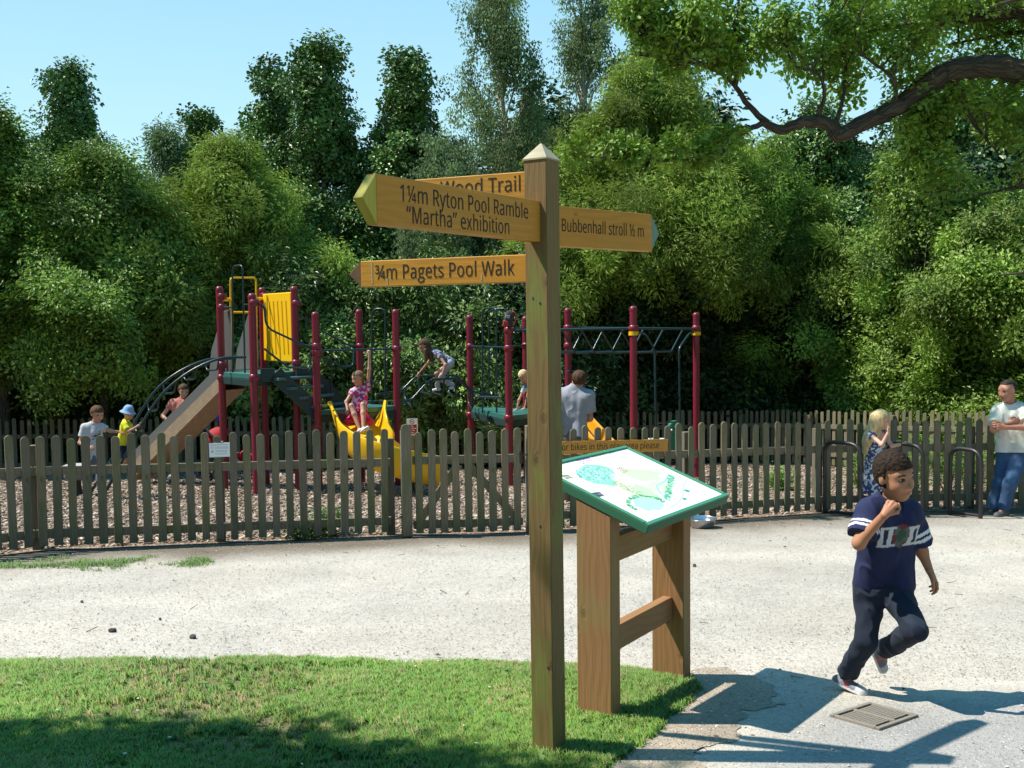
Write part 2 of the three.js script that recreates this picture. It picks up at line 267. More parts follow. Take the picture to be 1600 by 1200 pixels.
{ // thin grass strip along the foot of the left fence, and clover-like weeds
  const r = rng(6), spots = [];
  for (let i = 0; i < 1100; i++) {
    const px = mix(-60, 330, Math.pow(r(), 0.8)), p = onGround(px, 884 + 2 * Math.sin(px * 0.05) + (r() + r() + r() - 1.5) * 8 - px * 0.022); if (fbm(p.x * 4, p.z * 5, 50, 3) < 0.4 + px * 0.0004 + 0.2 * (r() - 0.5)) continue;
    const k = 0.5 + 0.8 * r(), f = 0.8 + 0.5 * r(); spots.push([M4(stand(p.x, p.z, -0.002), spin(r() * 6.283), V(1.2, k, 1.2)), lin(0.13 * f, 0.22 * f, 0.05 * f)]);
  }
  scatter('grass_strip', tuftGeometry(9, 0.04, 4, 0.03), grassMat, spots, 'thin strip of grass along the path edge below the left fence', 'grass strip');
}
{ // loose bark chips lying on the play surface
  const r = rng(7), g = new THREE.BoxGeometry(0.052, 0.01, 0.02); const spots = [], pal = [[0.36, 0.275, 0.205], [0.25, 0.185, 0.135], [0.46, 0.37, 0.29], [0.16, 0.115, 0.08]];
  for (let i = 0; i < 56000; i++) {
    const z = mix(-20.5, -9.2, Math.pow(r(), 0.75)), x = mix(-11, 9, r()); if (Math.abs(x) > -z * 0.56 || !playInside(x, z + 0.12)) continue;
    const c = pal[Math.floor(r() * 4)], f = 0.8 + 0.4 * r(), q = new THREE.Quaternion().setFromEuler(new THREE.Euler((r() - 0.5) * 0.9, r() * 6.283, (r() - 0.5) * 0.9)), s = 0.5 + 0.9 * r();
    spots.push([M4(stand(x, z, 0.012 + 0.012 * r()), q, V(s, 1, s * (0.6 + 0.8 * r()))), lin(c[0] * f, c[1] * f, c[2] * f)]);
  }
  scatter('bark_chips', g, new THREE.MeshStandardMaterial({ roughness: 0.95 }), spots, 'loose tan bark chips over the play area floor', 'bark chips');
}
{ // loose gravel stones on the path
  const r = rng(8), g = new THREE.IcosahedronGeometry(0.5, 0), p = g.attributes.position; for (let i = 0; i < p.count; i++) { const f = 0.8 + 0.4 * hash3(Math.round(p.getX(i) * 50), Math.round(p.getY(i) * 50), Math.round(p.getZ(i) * 50)); p.setXYZ(i, p.getX(i) * f, p.getY(i) * f * 0.7, p.getZ(i) * f); } g.computeVertexNormals();
  const spots = [], pal = [[0.56, 0.53, 0.48], [0.42, 0.38, 0.33], [0.3, 0.27, 0.24], [0.62, 0.6, 0.57], [0.5, 0.43, 0.34]];
  for (let i = 0; i < 30000; i++) {
    const z = -3.3 - 8.2 * Math.pow(r(), 1.35), x = (r() - 0.5) * 1.16 * -z; if (!gravelInside(x, z) || lawnIn(x, z) || (tarIn(x, z) && r() < 0.9)) continue;
    const c = pal[Math.floor(r() * pal.length)], f = 0.85 + 0.3 * r(), s = 0.003 + 0.009 * Math.pow(r(), 4);
    spots.push([M4(stand(x, z, s * 0.2 + 0.003), spin(r() * 6.283), V(s * (1 + r()), s, s)), lin(c[0] * f, c[1] * f, c[2] * f)]);
  }
  scatter('gravel_stones', g, new THREE.MeshStandardMaterial({ roughness: 0.9 }), spots, 'loose pale gravel stones on the path', 'gravel');
}
// a few separate dark stones on the path
{
  const g0 = new THREE.IcosahedronGeometry(0.5, 2), mk = (seed) => { const g = g0.clone(), p = g.attributes.position; for (let i = 0; i < p.count; i++) { const v = V(p.getX(i), p.getY(i), p.getZ(i)), f = 0.7 + 0.6 * fbm(v.x * 3 + seed, v.y * 3, v.z * 3, 3); p.setXYZ(i, v.x * f, v.y * f, v.z * f); } g.computeVertexNormals(); return g; };
  const list = [[176, 987, 0.034, 'dark grey stone on the gravel, leftmost of the dark stones before the lawn'], [301, 997, 0.034, 'dark flat stone on the gravel by the lawn edge, right of the leftmost one'], [128, 941, 0.02, 'small dark stone far out on the gravel, up left of the other dark stones'], [250, 968, 0.018, 'small dark stone on the gravel between the two larger dark stones'], [1085, 885, 0.028, 'small dark stone on the gravel behind the information board']];
  for (const [x, y, s, label] of list) { const p = onGround(x, y), m = solid(new THREE.Mesh(mk(x), paint(0.05, 0.048, 0.052, 0.8))); m.name = numbered('stone'); m.scale.set(s * 1.5, s, s); m.position.copy(p).add(V(0, s * 0.25, 0)); m.rotation.y = x; scene.add(m); tag(m, label, 'stone', 'dark stones on the path'); }
}

// ---------- trees and shrubs: tapered trunks with limbs, crowns of leaf sprays
const barkTex = (() => { const f = (u, v) => { const w = fbm(u * 6, v * 3, 3, 3, 3) * 1.5, a = Math.abs(Math.sin((u * 5 + w * 1.6) * 6.283)); return clamp(a * 0.7 + 0.5 * fbm(u * 32, v * 12, 8, 3, 4)); };
  return { map: dataTex(256, 256, (u, v) => { const k = f(u, v); return [toS(0.05 + 0.09 * k), toS(0.042 + 0.075 * k), toS(0.032 + 0.055 * k)]; }, true, 1.5, 1), bump: dataTex(256, 256, f, false, 1.5, 1) }; })();
const barkMat = new THREE.MeshStandardMaterial({ map: barkTex.map, bumpMap: barkTex.bump, bumpScale: 0.03, roughness: 0.95 });
const oakBarkMat = new THREE.MeshStandardMaterial({ map: barkTex.map, bumpMap: barkTex.bump, bumpScale: 0.03, roughness: 1, color: lin(0.55, 0.52, 0.48) });
const paleBarkMat = new THREE.MeshStandardMaterial({ map: barkTex.map, bumpMap: barkTex.bump, bumpScale: 0.02, roughness: 0.9, color: lin(3.2, 3.2, 3) });
const leafMat = new THREE.MeshPhysicalMaterial({ color: 0xffffff, roughness: 0.48, specularIntensity: 0.45, transmission: 0.5, thickness: 0, side: THREE.DoubleSide });
const dullLeafMat = new THREE.MeshPhysicalMaterial({ color: 0xffffff, roughness: 0.65, specularIntensity: 0.25, transmission: 0.5, thickness: 0, side: THREE.DoubleSide });

const shadeLeafMat = new THREE.MeshPhysicalMaterial({ color: 0xffffff, roughness: 0.42, specularIntensity: 0.7, side: THREE.DoubleSide });

// one spray: a twig's worth of separate folded leaves; shape: [length, width], droop turns leaves down
function sprayGeometry(seed, n, size, L, Wd, droop = 0, lobed = false) {
  const r = rng(seed), pos = [], idx = [];
  for (let i = 0; i < n; i++) {
    const t = (i + r()) / n, a = i * 2.4 + r() * 0.8, out = size * (0.25 + 0.75 * Math.sqrt(r())), base = V(Math.cos(a) * out, (r() - 0.4) * size * (droop > 0.5 ? 2.2 : 0.9) - droop * size * 0.5, Math.sin(a) * out);
    const dir = V(Math.cos(a) + (r() - 0.5), 0.35 * (r() - 0.35) - droop * 1.6 + (1 - droop) * 0.2 * t, Math.sin(a) + (r() - 0.5)).normalize();
    const up = V((r() - 0.5) * 1.1, 1, (r() - 0.5) * 1.1).normalize(), side = new THREE.Vector3().crossVectors(dir, up).normalize(), nor = new THREE.Vector3().crossVectors(side, dir).normalize();
    const k = 0.75 + 0.5 * r(), l = L * k, w = Wd * k, fold = 0.25 * w, curl = -0.12 * l, o = pos.length / 3;
    const P = (u, s, h) => { const q = base.clone().addScaledVector(dir, u * l).addScaledVector(side, s * w * 0.5).addScaledVector(nor, h); pos.push(q.x, q.y, q.z); };
    if (lobed) { P(0, 0, 0); P(0.3, 0.75, fold); P(0.45, 0.5, fold * 0.6); P(0.75, 1, fold + curl); P(1, 0.35, curl); P(1, -0.35, curl); P(0.75, -1, fold + curl); P(0.45, -0.5, fold * 0.6); P(0.3, -0.75, fold); P(0.5, 0, 0);
      for (let q = 0; q < 9; q++) if (q !== 4) idx.push(o + q, o + q + 1 > o + 8 ? o : o + q + 1, o + 9); idx.push(o + 4, o + 5, o + 9); }
    else { P(0, 0, 0); P(0.45, 1, fold); P(1, 0, curl); P(0.45, -1, fold); idx.push(o, o + 1, o + 2, o, o + 2, o + 3); }
  }
  const g = new THREE.BufferGeometry(); g.setAttribute('position', new THREE.Float32BufferAttribute(pos, 3)); g.setIndex(idx); const q = g.toNonIndexed(); q.computeVertexNormals(); return q;
}
const SPRAY = {
  broad: sprayGeometry(1, 18, 0.3, 0.105, 0.075),
  small: sprayGeometry(2, 24, 0.29, 0.085, 0.048),
  narrow: sprayGeometry(3, 24, 0.3, 0.115, 0.03, 0.2),
  weep: sprayGeometry(4, 18, 0.14, 0.075, 0.042, 0.9),
  glossy: sprayGeometry(5, 18, 0.27, 0.115, 0.048, 0.1),
  oak: sprayGeometry(6, 13, 0.15, 0.085, 0.055, 0.05, true),
  coarse: sprayGeometry(7, 26, 0.52, 0.24, 0.15),
};
function limb(a, b, ra, rb, r, bow = 0.12, n = 7) {
  const L = a.distanceTo(b), off = V(r() - 0.5, (r() - 0.3) * 0.8, r() - 0.5).multiplyScalar(L * bow * 2), q = [];
  for (let i = 0; i <= n; i++) { const t = i / n, s = Math.sin(t * Math.PI); q.push(a.clone().lerp(b, t).addScaledVector(off, s).add(V((r() - 0.5), (r() - 0.5), (r() - 0.5)).multiplyScalar(L * 0.02 * s))); }
  return { geo: sweep(q, (t) => mix(ra, rb, t), 7), pts: q };
}
const q0 = new THREE.Quaternion();
function sprayMatrix(p, outward, r, s, upright = 0.75) {
  const n = outward.clone().multiplyScalar(1 - upright).add(V((r() - 0.5) * 1.6 * (1 - upright) + 0.001, upright + 0.15, (r() - 0.5) * 1.6 * (1 - upright))).normalize();
  const q = q0.clone().setFromUnitVectors(V(0, 1, 0), n).multiply(spin(r() * 6.283)); return M4(p, q, V(s, s, s));
}
// a tree of leafy lobes round a crown axis. o: base x z, height, crown: [[yFraction, radius]...] profile, lobes, lobe radius, sprays, kind, colours
function tree(o) {
  const r = rng(o.seed), base = stand(o.x, o.z, -0.05), t = thing(o.name, o.label, o.category ?? 'tree', base, o.group), H = o.h, prof = o.profile;
  const rad1 = (f) => { for (let i = 0; i < prof.length - 1; i++) if (f <= prof[i + 1][0]) return mix(prof[i][1], prof[i + 1][1], (f - prof[i][0]) / (prof[i + 1][0] - prof[i][0])); return prof[prof.length - 1][1]; };
  const lean = V((r() - 0.5) * H * 0.06, 0, (r() - 0.5) * H * 0.06), axis = (f) => V(lean.x * f * f, H * f, lean.z * f * f);
  const wood = [], stems = o.stems ?? 1, tr = o.trunk ?? H * 0.014 + 0.03;
  if (stems === 1) { const q = []; for (let i = 0; i <= 12; i++) { const f = i / 12; q.push(axis(f * 0.97).add(V((r() - 0.5), 0, (r() - 0.5)).multiplyScalar(0.05 * H * 0.1))); } wood.push(sweep(q, (f) => tr * Math.max(0.08, 1 - f * 0.95) * (1 + 0.5 * Math.exp(-f * 25)), 9)); }
  const lobes = [], f0 = prof[0][0];
  for (let i = 0; i < o.lobes; i++) {
    const f = mix(f0, 1, o.topHeavy ? Math.pow(r(), 0.8) : r()), R = rad1(f), a = r() * 6.283, k = Math.sqrt(0.12 + 0.88 * r()), lr = o.lobeR * (0.65 + 0.7 * r()) * (0.55 + 0.45 * R / o.maxR);
    const c = axis(f).add(V(Math.cos(a) * Math.max(0, R - lr * 0.5) * k, -lr * 0.4, Math.sin(a) * Math.max(0, R - lr * 0.5) * k)); if (c.y < lr * 0.3) c.y = lr * 0.3;
    const tint = 0.8 + 0.4 * r(); lobes.push({ c, lr, tint });
    const s = stems === 1 ? axis(clamp(f - 0.1 - 0.25 * R / H, 0.04, 0.95)) : V((r() - 0.5) * 0.5, 0, (r() - 0.5) * 0.5);
    const thick = stems === 1 ? tr * 0.3 * (1.15 - f) + 0.012 : tr * (0.5 + 0.5 * r());
    const lb = limb(s, c, thick, 0.012, r); wood.push(lb.geo);
    for (let k2 = 0; k2 < 2; k2++) { const e = c.clone().add(V(r() - 0.5, r() - 0.2, r() - 0.5).multiplyScalar(lr * 1.5)); wood.push(limb(lb.pts[4], e, thick * 0.45, 0.006, r).geo); }
  }
  for (let i = 0; i < (o.leader ?? 5); i++) { const f = 0.84 + 0.15 * i / 5, c = axis(f).add(V((r() - 0.5) * 0.7, 0, (r() - 0.5) * 0.7)); lobes.push({ c, lr: Math.min(0.42, o.maxR * (0.17 - 0.018 * i)), tint: 1 }); wood.push(limb(axis(f - 0.1), c, 0.02, 0.006, r).geo); }
  part('trunk', merge(wood), o.bark ?? barkMat, t);
  // leaves spread through the lobes, denser on their outer shells
  const total = lobes.reduce((s, l) => s + l.lr ** 2, 0), list = [], cols = o.colors;
  // each lobe breaks up into shoots: tufts of sprays that stick out unevenly, with gaps between them
  for (const l of lobes) {
    const n = Math.round(o.sprays * l.lr ** 2 / total), nt = Math.max(5, Math.round((o.shoots ?? 13) * l.lr)), tips = [];
    for (let i = 0; i < nt; i++) { const d = V(r() * 2 - 1, r() * 1.9 - 0.75, r() * 2 - 1).normalize(), k = 0.55 + 0.95 * r() * r() + 0.1; tips.push([d, l.c.clone().add(V(d.x * l.lr * k, d.y * l.lr * k * (o.flat ?? 0.95), d.z * l.lr * k)), (0.13 + 0.19 * r()) * Math.sqrt(l.lr / 0.8), 0.72 + 0.56 * r()]); }
    for (let i = 0; i < n; i++) {
      const inner = r() < 0.16, tp = tips[Math.floor(r() * nt)], d = inner ? V(r() - 0.5, r() - 0.5, r() - 0.5).normalize() : tp[0], p = inner ? l.c.clone().addScaledVector(d, l.lr * 0.75 * Math.cbrt(r())) : tp[1].clone();
      if (!inner) { const e = V(r() - 0.5, r() - 0.5, r() - 0.5).normalize().multiplyScalar(tp[2] * Math.cbrt(r())); p.add(e).addScaledVector(tp[0], (r() - 0.45) * tp[2] * 2.4); p.y += (r() - 0.3) * tp[2] * 0.8; }
      if (o.weep && r() < 0.75) p.y -= r() * o.weep;
      if (p.y < 0.05) continue;
      const f = l.tint * (inner ? 1 : tp[3]) * (0.78 + 0.44 * r()), c = cols[Math.floor(r() * cols.length)];
      list.push([sprayMatrix(p, d, r, (o.size ?? 1) * (0.7 + 0.5 * r()), o.weep ? 1 : 0.2), lin(c[0] * f, c[1] * f, c[2] * f)]);
    }
  }
  const crown = scatter('crown', SPRAY[o.kind], o.dull ? dullLeafMat : o.kind === 'coarse' || o.kind === 'glossy' || o.plain ? shadeLeafMat : leafMat, list); crown.userData.kind = 'stuff'; t.add(crown);
  return t;
}
const C = {
  alder: [[0.115, 0.2, 0.045], [0.14, 0.24, 0.05], [0.09, 0.165, 0.04]],
  hazel: [[0.21, 0.33, 0.05], [0.26, 0.39, 0.06], [0.16, 0.26, 0.045], [0.33, 0.45, 0.09]],
  willow: [[0.28, 0.39, 0.06], [0.34, 0.45, 0.075], [0.21, 0.3, 0.05], [0.39, 0.48, 0.11]],
  grey: [[0.2, 0.29, 0.12], [0.25, 0.34, 0.15], [0.15, 0.22, 0.09]],
  birch: [[0.2, 0.28, 0.1], [0.26, 0.34, 0.14], [0.14, 0.2, 0.07]],
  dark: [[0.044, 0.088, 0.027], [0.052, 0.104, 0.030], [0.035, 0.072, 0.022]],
  laurel: [[0.14, 0.22, 0.05], [0.18, 0.27, 0.06], [0.11, 0.18, 0.042]],
  oak: [[0.21, 0.35, 0.04], [0.26, 0.41, 0.045], [0.16, 0.26, 0.035], [0.32, 0.47, 0.07]],
};
// place by the crown's top as seen, at a distance: returns x, z, height
function seen(px, top, d) { const p = at(px, top, d); return { x: p.x, z: p.z, h: p.y - groundY(p.x, p.z) + 0.05 }; }
const ROUND = (R) => [[0.08, R * 0.75], [0.3, R], [0.6, R * 0.92], [0.85, R * 0.55], [1, 0.15]];
const HIGH = (R) => [[0.4, R * 0.8], [0.5, R], [0.65, R * 0.9], [0.85, R * 0.55], [1, 0.15]];
const CONE = (R) => [[0.12, R * 0.8], [0.3, R], [0.55, R * 0.78], [0.72, R * 0.5], [0.85, R * 0.26], [0.94, R * 0.1], [1, 0.03]];
let seedN = 100;
function plant(name, label, px, top, d, R, shape, kind, col, o = {}) { return tree({ name, label, ...seen(px, top, d), profile: shape(R), maxR: R, kind, colors: C[col], seed: seedN++, lobes: 22, lobeR: R * 0.42, sprays: 5000, ...o }); }

// the far row: tall dark alders standing up above the rest
plant('alder_tree', 'tall dark alder on the left with a loose pointed top against the sky', 112, 112, 31, 2.5, CONE, 'broad', 'alder', { plain: true, lobes: 34, lobeR: 0.7, sprays: 3000 });
plant('alder_tree', 'small dark alder top showing between the left alder and the tallest one', 325, 182, 32, 1.9, CONE, 'broad', 'alder', { plain: true, lobes: 26, lobeR: 0.65, sprays: 3200 });
plant('alder_tree', 'dark alder crown leaning against the left side of the tallest alder', 418, 98, 31, 2.3, CONE, 'broad', 'alder', { plain: true, lobes: 34, lobeR: 0.7, sprays: 3800 });
plant('alder_tree', 'tallest dark alder, its pointed top highest left of the signpost', 505, 68, 30, 2.8, CONE, 'broad', 'alder', { plain: true, lobes: 50, lobeR: 0.75, sprays: 5600 });
plant('alder_tree', 'dark alder behind the arrow boards, between the tallest alder and the birch', 622, 88, 30, 2.9, CONE, 'broad', 'alder', { plain: true, lobes: 46, lobeR: 0.78, sprays: 5000 });
plant('birch_tree', 'grey-green birch with hanging twigs, its top cut by the upper picture edge', 792, -50, 28, 2.1, (R) => [[0.15, R * 0.7], [0.4, R], [0.75, R * 0.85], [0.92, R * 0.6], [1, 0.2]], 'weep', 'birch', { lobes: 60, lobeR: 0.5, sprays: 4600, weep: 1.0, bark: paleBarkMat, dull: true });
plant('birch_tree', 'thin birch with hanging twigs above the signpost, right of the fuller birch', 918, -90, 30, 1.7, (R) => [[0.15, R * 0.7], [0.5, R], [0.75, R * 0.8], [0.92, R * 0.6], [1, 0.2]], 'weep', 'birch', { lobes: 40, lobeR: 0.42, sprays: 2000, weep: 1.0, bark: paleBarkMat, dull: true });
plant('oak_tree', 'dark tree behind the willow, seen beneath the long oak branch', 1270, 190, 29, 3.2, ROUND, 'broad', 'alder', { plain: true, lobes: 36, lobeR: 1.1, sprays: 7600 });
plant('alder_tree', 'dark tree filling the far right behind the hazel, under the oak crown', 1480, 120, 30, 3.6, ROUND, 'broad', 'alder', { plain: true, lobes: 34, lobeR: 1.2, sprays: 7600 });
plant('alder_tree', 'dark tree standing behind the yellow-green willow right of the birches', 1010, 75, 31, 2.8, ROUND, 'broad', 'alder', { plain: true, lobes: 32, lobeR: 1, sprays: 6000 });
// middle row
plant('hawthorn_tree', 'broad green hawthorn at the left picture edge beneath the loose alder', -10, 200, 20.6, 2.6, HIGH, 'small', 'hazel', { lobes: 44, lobeR: 0.8, sprays: 8500 });
plant('willow_sapling', 'thin airy sapling of pale upright shoots left of the yellow-green willow', 243, 205, 26, 1.1, (R) => [[0.3, R * 0.8], [0.6, R], [0.85, R * 0.8], [1, 0.2]], 'narrow', 'grey', { lobes: 26, lobeR: 0.4, sprays: 1500, stems: 5, trunk: 0.03, dull: true });
plant('hawthorn_tree', 'mid green bush tree between the left hawthorn and the yellow-green willow', 150, 268, 20.9, 2.3, HIGH, 'small', 'hazel', { lobes: 32, lobeR: 0.85, sprays: 8000 });
plant('willow_tree', 'yellow-green bushy willow behind the slide tower on the left', 350, 238, 22.8, 2.6, HIGH, 'narrow', 'willow', { lobes: 46, lobeR: 0.7, sprays: 9000, stems: 6, trunk: 0.07, dull: true });
plant('willow_tree', 'grey-green weeping willow behind the topmost arrow board', 700, 215, 27, 2.3, ROUND, 'weep', 'grey', { lobes: 42, lobeR: 0.75, sprays: 7500, weep: 0.8, dull: true });
plant('willow_tree', 'large bright yellow-green willow right of the signpost, broad rounded top', 1010, 118, 23.5, 3.5, HIGH, 'narrow', 'willow', { lobes: 70, lobeR: 0.85, sprays: 14500, dull: true, trunk: 0.2 });
plant('willow_tree', 'green willow joining the large willow on its right, below the oak branch', 1180, 215, 24, 2.4, ROUND, 'narrow', 'hazel', { lobes: 40, lobeR: 0.7, sprays: 7600, dull: true });
plant('hazel_tree', 'bright green hazel bush behind the right side of the far fence', 1440, 265, 22, 2.7, ROUND, 'small', 'hazel', { lobes: 50, lobeR: 0.72, sprays: 10000, stems: 7, trunk: 0.06 });
plant('hazel_tree', 'light green hazel at the right picture edge behind the man in white', 1590, 330, 19.5, 2.2, ROUND, 'small', 'hazel', { lobes: 40, lobeR: 0.7, sprays: 9500, stems: 7, trunk: 0.05 });
// shrubs in the shade along the far fence
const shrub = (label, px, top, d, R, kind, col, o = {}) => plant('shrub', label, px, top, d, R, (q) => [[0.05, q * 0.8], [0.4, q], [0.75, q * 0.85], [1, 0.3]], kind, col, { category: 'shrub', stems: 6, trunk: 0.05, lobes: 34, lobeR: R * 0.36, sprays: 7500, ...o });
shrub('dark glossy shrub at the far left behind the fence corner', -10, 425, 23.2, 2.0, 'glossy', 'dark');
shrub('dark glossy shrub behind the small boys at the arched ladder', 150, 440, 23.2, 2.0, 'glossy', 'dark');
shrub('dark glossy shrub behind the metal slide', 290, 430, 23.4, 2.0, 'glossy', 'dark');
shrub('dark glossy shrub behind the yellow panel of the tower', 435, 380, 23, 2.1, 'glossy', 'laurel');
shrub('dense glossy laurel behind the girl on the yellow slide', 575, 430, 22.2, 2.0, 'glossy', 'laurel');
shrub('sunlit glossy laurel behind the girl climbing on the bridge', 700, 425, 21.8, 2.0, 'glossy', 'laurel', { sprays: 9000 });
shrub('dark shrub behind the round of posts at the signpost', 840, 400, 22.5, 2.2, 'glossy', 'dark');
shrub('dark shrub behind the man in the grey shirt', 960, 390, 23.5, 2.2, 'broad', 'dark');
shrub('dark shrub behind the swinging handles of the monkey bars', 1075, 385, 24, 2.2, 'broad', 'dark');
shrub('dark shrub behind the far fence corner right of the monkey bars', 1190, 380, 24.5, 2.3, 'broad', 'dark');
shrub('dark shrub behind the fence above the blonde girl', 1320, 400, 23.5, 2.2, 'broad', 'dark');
// deep background wood that closes the view between the trunks
for (const [px, top, d, R, where] of [[-60, 230, 38, 4.5, 'far left behind the left hawthorn'], [180, 300, 37, 4, 'behind the thin sapling'], [420, 250, 38, 4.5, 'behind the alders left of centre'], [640, 240, 37, 4.2, 'behind the alder at the arrow boards'], [860, 190, 38, 4.5, 'behind the two birches'], [1100, 190, 38, 4.5, 'behind the large bright willow'], [1330, 240, 38, 4.5, 'below the oak limb'], [1560, 200, 36, 5, 'far right behind the hazels']])
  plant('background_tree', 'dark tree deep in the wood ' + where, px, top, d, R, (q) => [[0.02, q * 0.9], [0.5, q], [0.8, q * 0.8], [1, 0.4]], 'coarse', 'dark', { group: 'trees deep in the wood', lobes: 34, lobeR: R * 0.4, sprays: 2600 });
// woodland round the clearing, out of the picture: it screens the low sky from the sides and from behind
for (const [x, z, h, R] of [[-19, -17, 11, 4.5], [-20, -8, 12, 4.5], [-17, 3, 11, 4.5], [-8, 12, 12, 5], [2, 14, 13, 5], [12, 11, 12, 5], [17, 1, 12, 5], [19, -9, 12, 5], [20, -19, 11, 4.5]])
  tree({ name: 'clearing_tree', label: 'broad tree on the edge of the clearing beside or behind the viewer', x, z, h, group: 'trees round the clearing', profile: [[0.05, R * 0.8], [0.4, R], [0.75, R * 0.8], [1, 0.4]], maxR: R, kind: 'coarse', colors: C.hazel, seed: seedN++, lobes: 30, lobeR: R * 0.4, sprays: 1800 });
// the tree on the left just out of frame whose shade falls on the lawn
tree({ name: 'shade_tree', label: 'spreading tree left of the lawn casting shade on it', x: -4.65, z: -2.95, h: 7.2, profile: [[0.62, 1.1], [0.75, 1.8], [0.9, 1.4], [1, 0.3]], maxR: 1.9, kind: 'broad', colors: C.hazel, seed: 901, lobes: 22, lobeR: 0.8, sprays: 4200, flat: 0.5 });

// ---------- the oak whose long bare limb reaches in from the right
{
  const D = 13, t = thing('oak', 'old oak reaching in from the right, its long crooked limb bare beneath leafy twigs', 'tree', below(1815, 700, D)), r = rng(404), inv = t.position.clone().negate();
  const wood = [], twigs = [];
  const path = (pts, ra, rb, n = 5) => { const c = new THREE.CatmullRomCurve3(pts.map(([x, y, d]) => at(x, y, d).add(inv)), false, 'centripetal'), q = c.getPoints(pts.length * n); for (let i = 1; i < q.length - 1; i++) q[i].add(V(r() - 0.5, r() - 0.5, r() - 0.5).multiplyScalar(0.05 * mix(ra, rb, i / q.length) * 6)); wood.push(sweep(q, (f) => mix(ra, rb, Math.pow(f, 0.8)), 9)); return q; };
  path([[1815, 740, D], [1812, 500, D], [1800, 300, D], [1770, 120, D + 0.2], [1760, -150, D + 0.3]], 0.46, 0.2);
  const limbA = path([[1790, 210, D], [1690, 140, D - 0.1], [1590, 110, D - 0.2], [1500, 106, D - 0.2], [1450, 130, D - 0.2], [1405, 165, D - 0.2], [1345, 195, D - 0.2], [1308, 211, D - 0.2], [1300, 196, D - 0.2], [1255, 190, D - 0.2], [1222, 203, D - 0.2], [1195, 192, D - 0.2]], 0.185, 0.05, 6);
  const ends = [];
  const up1 = path([[1200, 194, D - 0.2], [1170, 165, D - 0.2], [1140, 125, D - 0.3], [1105, 105, D - 0.4], [1050, 92, D - 0.5], [985, 85, D - 0.5]], 0.045, 0.01);
  const low1 = path([[1200, 190, D - 0.2], [1165, 205, D - 0.3], [1130, 236, D - 0.5], [1070, 250, D - 0.7], [990, 248, D - 0.9], [890, 243, D - 1.1]], 0.04, 0.008);
  ends.push([up1, 0.42, 0], [low1, 0.22, 0]);
  for (const [pts, ra, w] of [
    [[[1385, 175, 12.8], [1400, 150, 12.7], [1392, 120, 12.6], [1350, 85, 12.6], [1330, 30, 12.5]], 0.035, 0.7],
    [[[1275, 190, 12.8], [1288, 150, 12.7], [1280, 118, 12.6], [1240, 100, 12.5], [1225, 60, 12.5]], 0.03, 0.6],
    [[[1305, 195, 12.8], [1318, 150, 12.9], [1320, 80, 13], [1310, 10, 13]], 0.03, 0.7],
    [[[1148, 135, 12.7], [1155, 90, 12.6], [1150, 40, 12.6], [1160, -30, 12.6]], 0.035, 0.6],
    [[[1120, 110, 12.6], [1090, 60, 12.5], [1060, 20, 12.4], [1030, -30, 12.4]], 0.025, 0.55],
    [[[1105, 104, 12.6], [1078, 88, 12.4], [1040, 62, 12.4], [1000, 50, 12.3], [970, 20, 12.2]], 0.02, 0.5],
    [[[1495, 118, 12.8], [1478, 160, 12.9], [1462, 195, 13], [1440, 205, 13], [1418, 225, 13]], 0.06, 0.3],
    [[[1462, 190, 13], [1452, 235, 13], [1445, 300, 13]], 0.03, 0.35],
    [[[1500, 140, 13], [1520, 190, 13.2], [1560, 240, 13.4]], 0.045, 0.45],
    [[[1770, 60, 13.6], [1650, 20, 13.8], [1500, 30, 14], [1380, 40, 14.1], [1290, 20, 14.1]], 0.13, 0.75],
    [[[1770, -60, 13.2], [1600, -70, 12.9], [1400, -60, 12.7], [1230, -50, 12.6], [1120, -60, 12.4]], 0.12, 0.7],
    [[[1780, 0, 12.8], [1700, -30, 12.4], [1620, -10, 12.1], [1520, 20, 12]], 0.1, 0.6],
    [[[1780, 40, 13.6], [1700, 60, 14], [1600, 50, 14.2], [1480, 70, 14.4]], 0.09, 0.75],
    [[[1770, 170, 13.4], [1690, 160, 13.8], [1610, 190, 14], [1540, 235, 14]], 0.08, 0.6],
    [[[1790, 250, 12.9], [1700, 260, 12.8], [1600, 290, 12.7], [1500, 310, 12.8]], 0.07, 0.65],
    [[[1775, 20, 14], [1690, -20, 14.4], [1590, -10, 14.7], [1500, 20, 14.9], [1430, 60, 15]], 0.09, 0.9],
    [[[1775, 90, 14], [1700, 80, 14.4], [1620, 110, 14.8], [1550, 160, 15]], 0.09, 0.9],
    [[[1775, -20, 14.5], [1650, -60, 15], [1520, -40, 15.4], [1400, -10, 15.6], [1320, 30, 15.6]], 0.09, 0.9],
    [[[1780, 150, 14.5], [1720, 200, 15], [1650, 230, 15.2], [1580, 260, 15.3]], 0.08, 0.8],
    [[[1780, -40, 13.6], [1700, -80, 13.2], [1600, -60, 12.9], [1500, -50, 12.8]], 0.09, 0.8],
    [[[1790, 320, 12.9], [1720, 380, 12.4], [1640, 420, 12.1], [1560, 430, 12]], 0.06, 0.5],
  ]) ends.push([path(pts, ra, 0.01), w, 1]);
  part('trunk', merge(wood), oakBarkMat, t);
  const tw = [], list = [], put = (p, d) => { const c = C.oak[Math.floor(r() * 4)], f = 0.75 + 0.5 * r(); list.push([sprayMatrix(p, d, r, 0.62 + 0.4 * r(), 0.3), lin(c[0] * f, c[1] * f, c[2] * f)]); };
